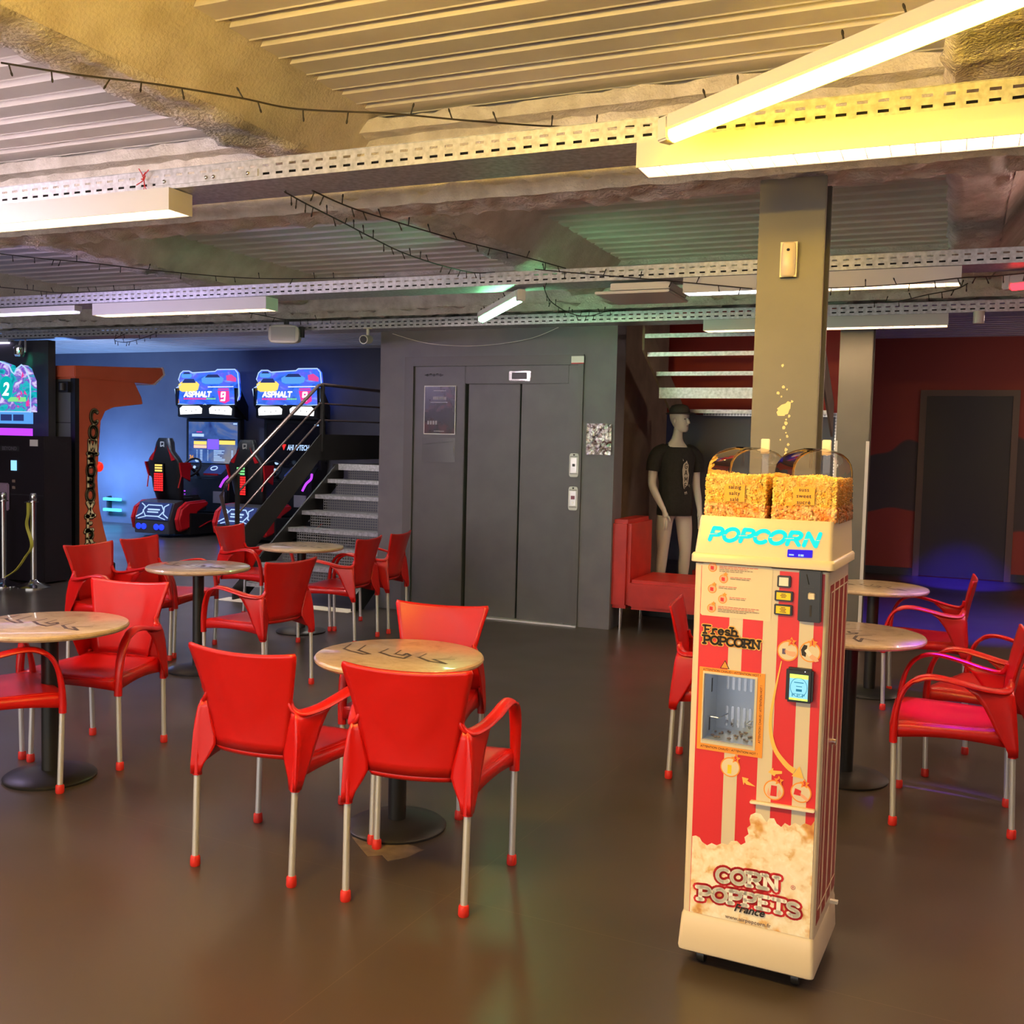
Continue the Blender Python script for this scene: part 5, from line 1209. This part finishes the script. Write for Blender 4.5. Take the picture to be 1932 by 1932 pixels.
obj('reader_window', MB().box(.355, .465, -.034, -.03, .84, .91), 'blackp', cr, smooth=0)
# stanchions and tape
def stanchion(x, y, label):
    t = thing('barrier_post', label, 'barrier post', (x, y, 0), 0, 'chrome barrier posts')
    obj('base', MB().lathe([(.165, 0), (.165, .012), (.12, .035), (.05, .065), (.032, .09)], 32), 'chrome', t)
    obj('pole', MB().lathe([(.030, .08), (.030, .92)], 20), 'chrome', t)
    obj('cap', MB().lathe([(.030, .92), (.034, .925), (.034, .985), (.026, 1.0)], 20), 'chrome', t)
    mb = MB().lathe([(.034, .90), (.050, .905), (.050, .915), (.034, .92)], 20); mb.tube([(-.12, 0, .895), (-.04, 0, .912)], .01, 6); obj('tape_ring', mb, 'chrome', t)
    return t
stanchion(-8.87, 7.88, 'right chrome barrier post in front of the black arcade cabinet')
stanchion(-9.215, 7.80, 'left chrome barrier post at the edge of the photo')
mb = MB(); P = spline([(-8.90, 7.84, .90), (-8.89, 7.83, .78), (-8.91, 7.83, .66), (-8.84, 7.83, .46), (-8.93, 7.83, .33), (-9.02, 7.79, .19), (-9.13, 7.74, .105)], 6)
mb.sweep(P, [(-.003, -.018), (.003, -.018), (.003, .018), (-.003, .018)], (0, 1, .2)); tag(obj('yellow_tape', mb, 'rope'), 'yellow barrier tape trailing down from the right barrier post', 'tape')

# ================================================================ racing cabinets
def racing(label, screen_on):
    t = thing('racing_cabinet', label, 'arcade machine', (0, 0, 0), 0, 'racing simulator cabinets')
    red = mat('fender_red', srgb(190, 24, 32), .3) if 'fender_red' not in MT else MT['fender_red']; MT['fender_red'] = red
    # base
    mb = MB(); mb.prism([(x, y, z) for x, y, z in [(-.46, .30, .04), (-.46, 2.1, .04), (-.46, 2.1, .30), (-.46, 1.2, .34), (-.46, .30, .40)]], (1.0, 0, 0)); bs = obj('base', mb, 'blackp', t, smooth=0, bevel=.01)
    mb = MB()
    for s in (-1, 1): mb.tube(spline([(.04+s*.51, .5, .16), (.04+s*.51, .9, .26), (.04+s*.51, 1.3, .15), (.04+s*.51, 1.6, .24)], 5), .012, 6)
    obj('red_trim', mb, red, bs)
    mb = MB().box(.35, .57, 1.15, 1.19, .30, .34); obj('maker_mark', mb, 'white_metal', bs, smooth=0)
    tb = obj('tail_box', MB().prism([(-.36, 0, .06), (-.36, .34, .06), (-.36, .34, .60), (-.36, .12, .56), (-.36, 0, .27)], (.72, 0, 0)), mat('tail_graphite', (.05, .05, .06), .35), t, smooth=0, bevel=.008)
    def TP(u, v): # the sloping lit panel of the tail
        a, b = Vector((0, -.004, .275)), Vector((0, .114, .562)); p = a.lerp(b, v); return (u, p.y-.008, p.z+.004)
    pn = obj('lit_panel', MB().poly([TP(-.34, .02), TP(.34, .02), TP(.34, .98), TP(-.34, .98)]), 'e_navy', tb, smooth=0)
    mb = MB()
    def ln(pts, r=.010): mb.tube([tuple(Vector(TP(*p))+Vector((0, -.006, .002))) for p in pts], r, 5)
    hx = [(.0+.20*math.cos(R(a))*1.1, .52+.40*math.sin(R(a))) for a in (0, 50, 130, 180, 230, 310, 360)]
    ln(hx); ln([(-.33, .15), (-.22, .35), (-.20, .75), (-.28, .9)]); ln([(.33, .15), (.22, .35), (.20, .75), (.28, .9)]); ln([(-.28, .06), (-.12, .2)], .008); ln([(.28, .06), (.12, .2)], .008)
    ln([(-.12, .58), (.12, .58)], .014); ln([(-.12, .44), (.10, .44)], .012)
    obj('lit_line', mb, 'e_line', pn)
    mb = MB()
    for x in (-.27, -.16, .10, .21): mb.ball((x, -.008, .17), (.055, .02, .05), 12, 8)
    obj('tail_lamp', mb, 'e_blue', tb)
    for s in (-1, 1):
        mb = MB(); prof = [(.10, .10), (.05, .30), (.12, .48), (.30, .58), (.75, .60), (.80, .52), (.50, .40), (.42, .16)]
        mb.prism([(s*.40, y, z) for y, z in prof], (s*.12, 0, 0)); obj('fender', mb, red, t, smooth=30, bevel=.03, seg=3)
    # seat
    sx = -.10
    mb = MB()
    rr = []
    for z, wx, y0_, dp in ((.60, .27, .46, .16), (.80, .30, .40, .18), (1.05, .33, .36, .18), (1.22, .35, .34, .16), (1.30, .30, .34, .15), (1.40, .20, .34, .14), (1.55, .17, .36, .13), (1.62, .13, .38, .10)):
        rr.append([(sx+wx*math.copysign(abs(math.cos(2*PI*k/24))**.6, math.cos(2*PI*k/24)), y0_+dp/2+dp/2*math.copysign(abs(math.sin(2*PI*k/24))**.6, math.sin(2*PI*k/24)), z) for k in range(24)])
    mb.rings(rr); st = obj('seat_back', mb, 'blackp', t, smooth=50)
    for s in (-1, 1):
        mb = MB(); mb.prism([(sx+s*.33, .40, 1.00), (sx+s*.35, .34, 1.22), (sx+s*.36, .60, 1.22), (sx+s*.33, .62, .9)], (s*.03, 0, 0))
        mb.prism([(sx+s*.10, .335, 1.50), (sx+s*.16, .335, 1.40), (sx+s*.28, .335, 1.26), (sx+s*.20, .335, 1.24)], (0, .02, 0))
        obj('red_bolster', mb, red, st, smooth=0, bevel=.006)
    for s in (-1, 1):
        mb = MB(); mb.tube([(sx+s*.33, .36, .80), (sx+s*.36, .45, 1.15)], .012, 6); obj('red_piping', mb, red, st)
    mb = MB(); stroke_mesh(mb, '9', .13, .020, lambda u, v: (sx-.05+u, .350-.0*v, 1.42+v), 1, False, 0, None, 1.0); obj('seat_number', mb, 'white', st, smooth=0, recalc=False)
    obj('lamp_panel', MB().box(sx-.17, sx+.06, .325, .345, .72, 1.20), 'blackp', st, smooth=0, bevel=.01)
    mb = MB()
    for i in range(4):
        for j in range(8): mb.box(sx-.145+i*.048, sx-.108+i*.048, .318, .326, .74+j*.038, .768+j*.038)
    obj('red_lights', mb, 'e_red', st, smooth=0)
    mb = MB()
    for j in range(3): mb.box(sx-.13, sx+.02, .318, .326, 1.06+j*.045, 1.09+j*.045)
    obj('upper_lights', mb, 'e_yellow' if screen_on else 'e_green', st, smooth=0)
    obj('seat_cushion', MB().box(sx-.27, sx+.27, .50, 1.02, .50, .66), 'blackp', t, bevel=.04, seg=3)
    obj('seat_rail', MB().box(sx-.30, sx+.30, .40, 1.1, .40, .50), 'dark', t, smooth=0, bevel=.01)
    # console
    obj('console', MB().prism([(-.52, 1.25, .34), (-.52, 1.75, .34), (-.52, 1.75, 1.30), (-.52, 1.45, 1.16), (-.52, 1.25, .95)], (1.06, 0, 0)), 'blackp', t, smooth=0, bevel=.02)
    mb = MB(); c = Vector((-.16, 1.12, 1.12)); ax = Vector((0, -.5, .35)).normalized(); e1 = Vector((1, 0, 0)); e2 = ax.cross(e1)
    mb.tube([c+e1*.19*math.cos(2*PI*k/28)+e2*.19*math.sin(2*PI*k/28) for k in range(28)], .020, 10, True)
    wh = obj('steering_wheel', mb, 'blackp', t)
    mb = MB()
    for a in (0, 180, 270): mb.tube([c, c+e1*.185*math.cos(R(a))+e2*.185*math.sin(R(a))], .018, 8)
    mb.tube([c, c-ax*.22], .03, 8); obj('spoke', mb, 'dark', wh)
    mb = MB(); mb.ball(c+ax*.012, .045, 14, 8); obj('hub', mb, red, wh)
    mb = MB()
    for s in (-1, 1): mb.ball(c+e1*.09*s+ax*.02, .026, 10, 6)
    mb.ball(c+e2*.05+ax*.0+Vector((.02, .1, .09)), .035, 10, 6); obj('wheel_light', mb, 'e_line', wh)
    cp = obj('control_panel', MB().hexa([(.08, 1.15, 1.02), (.42, 1.20, 1.02), (.44, 1.34, 1.14), (.14, 1.30, 1.14), (.08, 1.16, 1.05), (.42, 1.21, 1.05), (.44, 1.33, 1.18), (.14, 1.29, 1.18)]), 'e_navy', t, smooth=0)
    mb = MB(); cc = Vector((.25, 1.225, 1.12)); mb.tube([cc+Vector((.065*math.cos(2*PI*k/20), .03*math.sin(2*PI*k/20), .03*math.sin(2*PI*k/20))) for k in range(20)], .010, 6, True); obj('lit_ring', mb, 'e_line', cp)
    mb = MB().box(.10, .40, 1.13, 1.15, 1.0, 1.03); obj('red_edge', mb, red, cp, smooth=0)
    mb = MB(); mb.tube(spline([(.48, 1.1, .80), (.52, 1.15, .92), (.58, 1.2, 1.0), (.56, 1.25, 1.08)], 5), .02, 8); obj('purple_light', mb, 'e_purple', t)
    mb = MB().box(-.36, -.28, 1.10, 1.12, .70, .72).box(-.36, -.28, 1.10, 1.12, .64, .66); obj('violet_lamp', mb, 'e_purple', t, smooth=0)
    obj('box_label', MB().box(.22, .46, 1.235, 1.25, .52, .72), mat('label_grey', srgb(150, 146, 156), .5) if 'label_grey' not in MT else MT['label_grey'], t, smooth=0)
    # screen
    fr_ = obj('screen_frame', MB().box(-.60, .58, 1.50, 1.62, 1.14, 1.97), 'blackp', t, smooth=0, bevel=.01)
    sy = 1.497
    if screen_on:
        obj('screen', MB().box(-.54, .53, sy-.002, sy, 1.20, 1.92), art_mat('screen_glow', [(.3, srgb(36, 60, 140)), (.5, srgb(70, 110, 190)), (.7, srgb(150, 150, 160))], 1.6, .4, 1), fr_, smooth=0)
        mb = MB().box(-.42, -.14, sy-.006, sy-.003, 1.52, 1.58).box(.14, .48, sy-.006, sy-.003, 1.53, 1.60); obj('yellow_row', mb, 'e_yellow', fr_, smooth=0)
        mb = MB().box(-.42, -.14, sy-.006, sy-.003, 1.46, 1.51); obj('pink_row', mb, mat('salmon', (.1, .05, .04), .5, emit=(1, .4, .25), strength=.9), fr_, smooth=0)
        mb = MB().box(-.12, .13, sy-.006, sy-.003, 1.44, 1.62); obj('violet_block', mb, mat('violet_blk', (.05, .02, .2), .5, emit=(.16, .08, .75), strength=.8), fr_, smooth=0)
        mb = MB().box(-.46, -.20, sy-.006, sy-.003, 1.66, 1.71); rn = random.Random(6)
        for k in range(8):
            mb.box(-.36, -.34, sy-.006, sy-.003, 1.24+k*.025, 1.25+k*.025); mb.box(-.28, -.23, sy-.006, sy-.003, 1.24+k*.025, 1.252+k*.025); mb.box(-.12, -.10, sy-.006, sy-.003, 1.24+k*.025, 1.25+k*.025)
            mb.box(.02, .02+rn.uniform(.08, .28), sy-.006, sy-.003, 1.24+k*.025, 1.252+k*.025); mb.box(.40, .44, sy-.006, sy-.003, 1.24+k*.025, 1.252+k*.025)
        mb.box(.44, .52, sy-.006, sy-.003, 1.88, 1.905); obj('screen_rows', mb, 'e_line', fr_, smooth=0)
        mb = MB().box(-.42, .48, sy-.0055, sy-.003, 1.60, 1.622); obj('dark_row', mb, 'text_black', fr_, smooth=0)
        mb = MB().box(-.36, -.24, sy-.006, sy-.003, 1.735, 1.75); obj('red_word', mb, 'e_pink', fr_, smooth=0)
        text_obj('screen_number', '36', .10, 'e_orange', fr_, face_front(-.47, sy-.005, 1.29), bold=.003)
    else:
        obj('screen', MB().box(-.54, .53, sy-.002, sy, 1.20, 1.92), mat('screen_dark', (.012, .012, .02), .15), fr_, smooth=0)
        mb = MB(); mb.poly([(-.22, sy-.004, 1.56), (-.13, sy-.004, 1.56), (-.18, sy-.004, 1.46)]); obj('red_logo', mb, 'e_red', fr_, smooth=0)
        text_obj('logo_lettering', 'AHLAPTECH', .125, 'e_line', fr_, face_front(.11, sy-.004, 1.505), bold=.004, shear=.2, squash=.62)
        mb = MB().box(.44, .52, sy-.006, sy-.003, 1.88, 1.905); obj('screen_rows', mb, 'e_line', fr_, smooth=0)
    # marquee
    ly = 1.30
    obj('light_housing', MB().prism([(-.62, 1.62, 1.97), (-.62, ly, 2.00), (-.62, ly, 2.22), (-.62, 1.62, 2.24)], (1.24, 0, 0)), 'blackp', t, smooth=0, bevel=.01)
    mb = MB()
    for s, x in ((-1, -.32), (1, .32)):
        mb.prism([(x-.23*1, ly-.01, 2.04+.02*(s > 0)), (x+.23, ly-.01, 2.04+.02*(s < 0)), (x+.24, ly-.01, 2.15), (x+.18, ly-.01, 2.19), (x-.18, ly-.01, 2.19), (x-.24, ly-.01, 2.15)], (0, .01, 0))
    wl = obj('white_light', mb, 'e_white', t, smooth=0)
    mb = MB()
    for x in (-.42, -.30, -.20, .22, .30, .42): mb.ball((x, ly-.012, 2.11+.03*math.sin(x*30)), .010, 8, 5)
    obj('light_bolt', mb, 'blackp', wl)
    for s in (-1, 1): obj('side_arm', MB().prism([(s*.62, 1.62, 1.95), (s*.62, ly, 2.20), (s*.62, ly-.02, 2.50), (s*.62, ly+.10, 2.50), (s*.62, 1.62, 2.2)], (s*.04, 0, 0)), 'blackp', t, smooth=0)
    art = [(-.58, 2.22), (-.08, 2.20), (-.03, 2.22), (.03, 2.20), (.58, 2.22), (.62, 2.36), (.60, 2.52), (.56, 2.72), (.50, 2.78), (.16, 2.78), (.12, 2.75), (-.34, 2.73), (-.40, 2.76), (-.52, 2.76), (-.57, 2.72), (-.60, 2.62), (-.54, 2.54), (-.66, 2.46), (-.62, 2.34)]
    def AT(x, z, o=0): return (x*1.10, ly+.02+(z-2.2)*.12-o, 2.2+(z-2.2)*1.08)
    ap = obj('marquee_art', MB().prism([AT(*p) for p in art], (0, .05, 0)), 'marquee', t, smooth=0)
    mb = MB(); mb.tube([AT(*p, .004) for p in art], .010, 6, True); obj('marquee_outline', mb, 'e_line', ap)
    # printed cars: bodies and windows
    def carp(mb1, mb2, x, z, w_, h_, o):
        mb1.poly([AT(x+px*w_, z+pz*h_, o) for px, pz in ((-.5, .1), (-.46, -.3), (-.3, -.45), (.3, -.45), (.46, -.3), (.5, .1), (.36, .3), (-.36, .3))])
        mb2.poly([AT(x+px*w_, z+pz*h_, o+.002) for px, pz in ((-.34, .2), (.34, .2), (.22, .5), (-.22, .5))])
    c1_, c2_ = MB(), MB(); carp(c1_, c2_, -.38, 2.52, .42, .22, .008)
    obj('yellow_car_picture', c1_, 'e_yellow', ap, smooth=0); obj('car_window', c2_, 'e_navy', ap, smooth=0)
    c1_, c2_ = MB(), MB(); carp(c1_, c2_, .08, 2.62, .44, .16, .006)
    obj('blue_car_picture', c1_, 'e_sky', ap, smooth=0); obj('car_window', c2_, 'e_navy', ap, smooth=0)
    c1_, c2_ = MB(), MB(); carp(c1_, c2_, -.44, 2.69, .22, .10, .006)
    obj('blue_car_picture', c1_, 'e_sky', ap, smooth=0); obj('car_window', c2_, 'e_navy', ap, smooth=0)
    c1_ = MB(); c1_.poly([AT(x, z, .006) for x, z in ((.36, 2.60), (.54, 2.58), (.54, 2.64), (.44, 2.70), (.34, 2.68))]); obj('red_car_picture', c1_, mat('red_car', (.05, 0, .02), .5, emit=(.55, .05, .25), strength=.8) if 'rc' not in MT else MT['rc'], ap, smooth=0)
    c1_ = MB().box(0, 0, 0, 0, 0, 0); c1_ = MB(); c1_.poly([AT(x, z, .006) for x, z in ((0, 2.495), (.5, 2.50), (.5, 2.508), (0, 2.503))]); obj('speed_line', c1_, 'e_white', ap, smooth=0)
    mb = MB(); stroke_mesh(mb, 'ASPHALT', .075, .022, lambda u, v: AT(-.46+u, 2.345+v, .010), 1.0, False, .1, None, 1.30); obj('title_lettering', mb, 'e_white', ap, smooth=0, recalc=False)
    mb = MB(); mb.poly([AT(x, z, .008) for x, z in ((.20, 2.44), (.42, 2.44), (.45, 2.28), (.36, 2.235), (.26, 2.26))]); mb.poly([AT(x, z, .008) for x, z in ((.20, 2.455), (.42, 2.455), (.41, 2.475), (.21, 2.475))]); obj('pink_badge', mb, 'e_pink', ap, smooth=0)
    mb = MB(); stroke_mesh(mb, '9', .125, .026, lambda u, v: AT(.275+u, 2.285+v, .014), 1, False, 0, None, 1.0); obj('badge_nine', mb, 'e_white', ap, smooth=0, recalc=False)
    mb = MB(); rn = random.Random(3); x = -.46
    while x < -.02: l = rn.uniform(.03, .05); mb.poly([AT(x, 2.295, .010), AT(x+l, 2.295, .010), AT(x+l, 2.322, .010), AT(x, 2.322, .010)]); x += l+.008
    obj('pink_subtitle', mb, 'e_pink', ap, smooth=0)
    mb = MB(); 
    while x < .18: l = rn.uniform(.02, .035); mb.poly([AT(x, 2.298, .010), AT(x+l, 2.298, .010), AT(x+l, 2.322, .010), AT(x, 2.322, .010)]); x += l+.007
    obj('green_subtitle', mb, 'e_green', ap, smooth=0)
    c1_ = MB(); c1_.poly([AT(x, z, .004) for x, z in ((-.655, 2.46), (-.60, 2.44), (-.545, 2.24), (-.575, 2.24))]); obj('side_glow', c1_, 'e_orange' if screen_on else 'e_line', ap, smooth=0)
    return t
r1 = racing('racing cabinet on the left with its screen lit', True); r1.location = (-11.98, 12.98, 0)
r2 = racing('racing cabinet on the right with a dark screen, behind the stair rail', False); r2.location = (-10.30, 12.98, 0)
t = thing('led_bar', 'pair of glowing blue light bars low on the far blue wall', 'light bar')
for z in (.42, .22): obj('bar', MB().box(-14.75, -14.35, 14.70, 14.76, z, z+.05), 'e_ledbar', t, smooth=0)
obj('bracket', MB().box(-14.72, -14.68, 14.76, 14.85, .2, .5), 'dark', t, smooth=0)
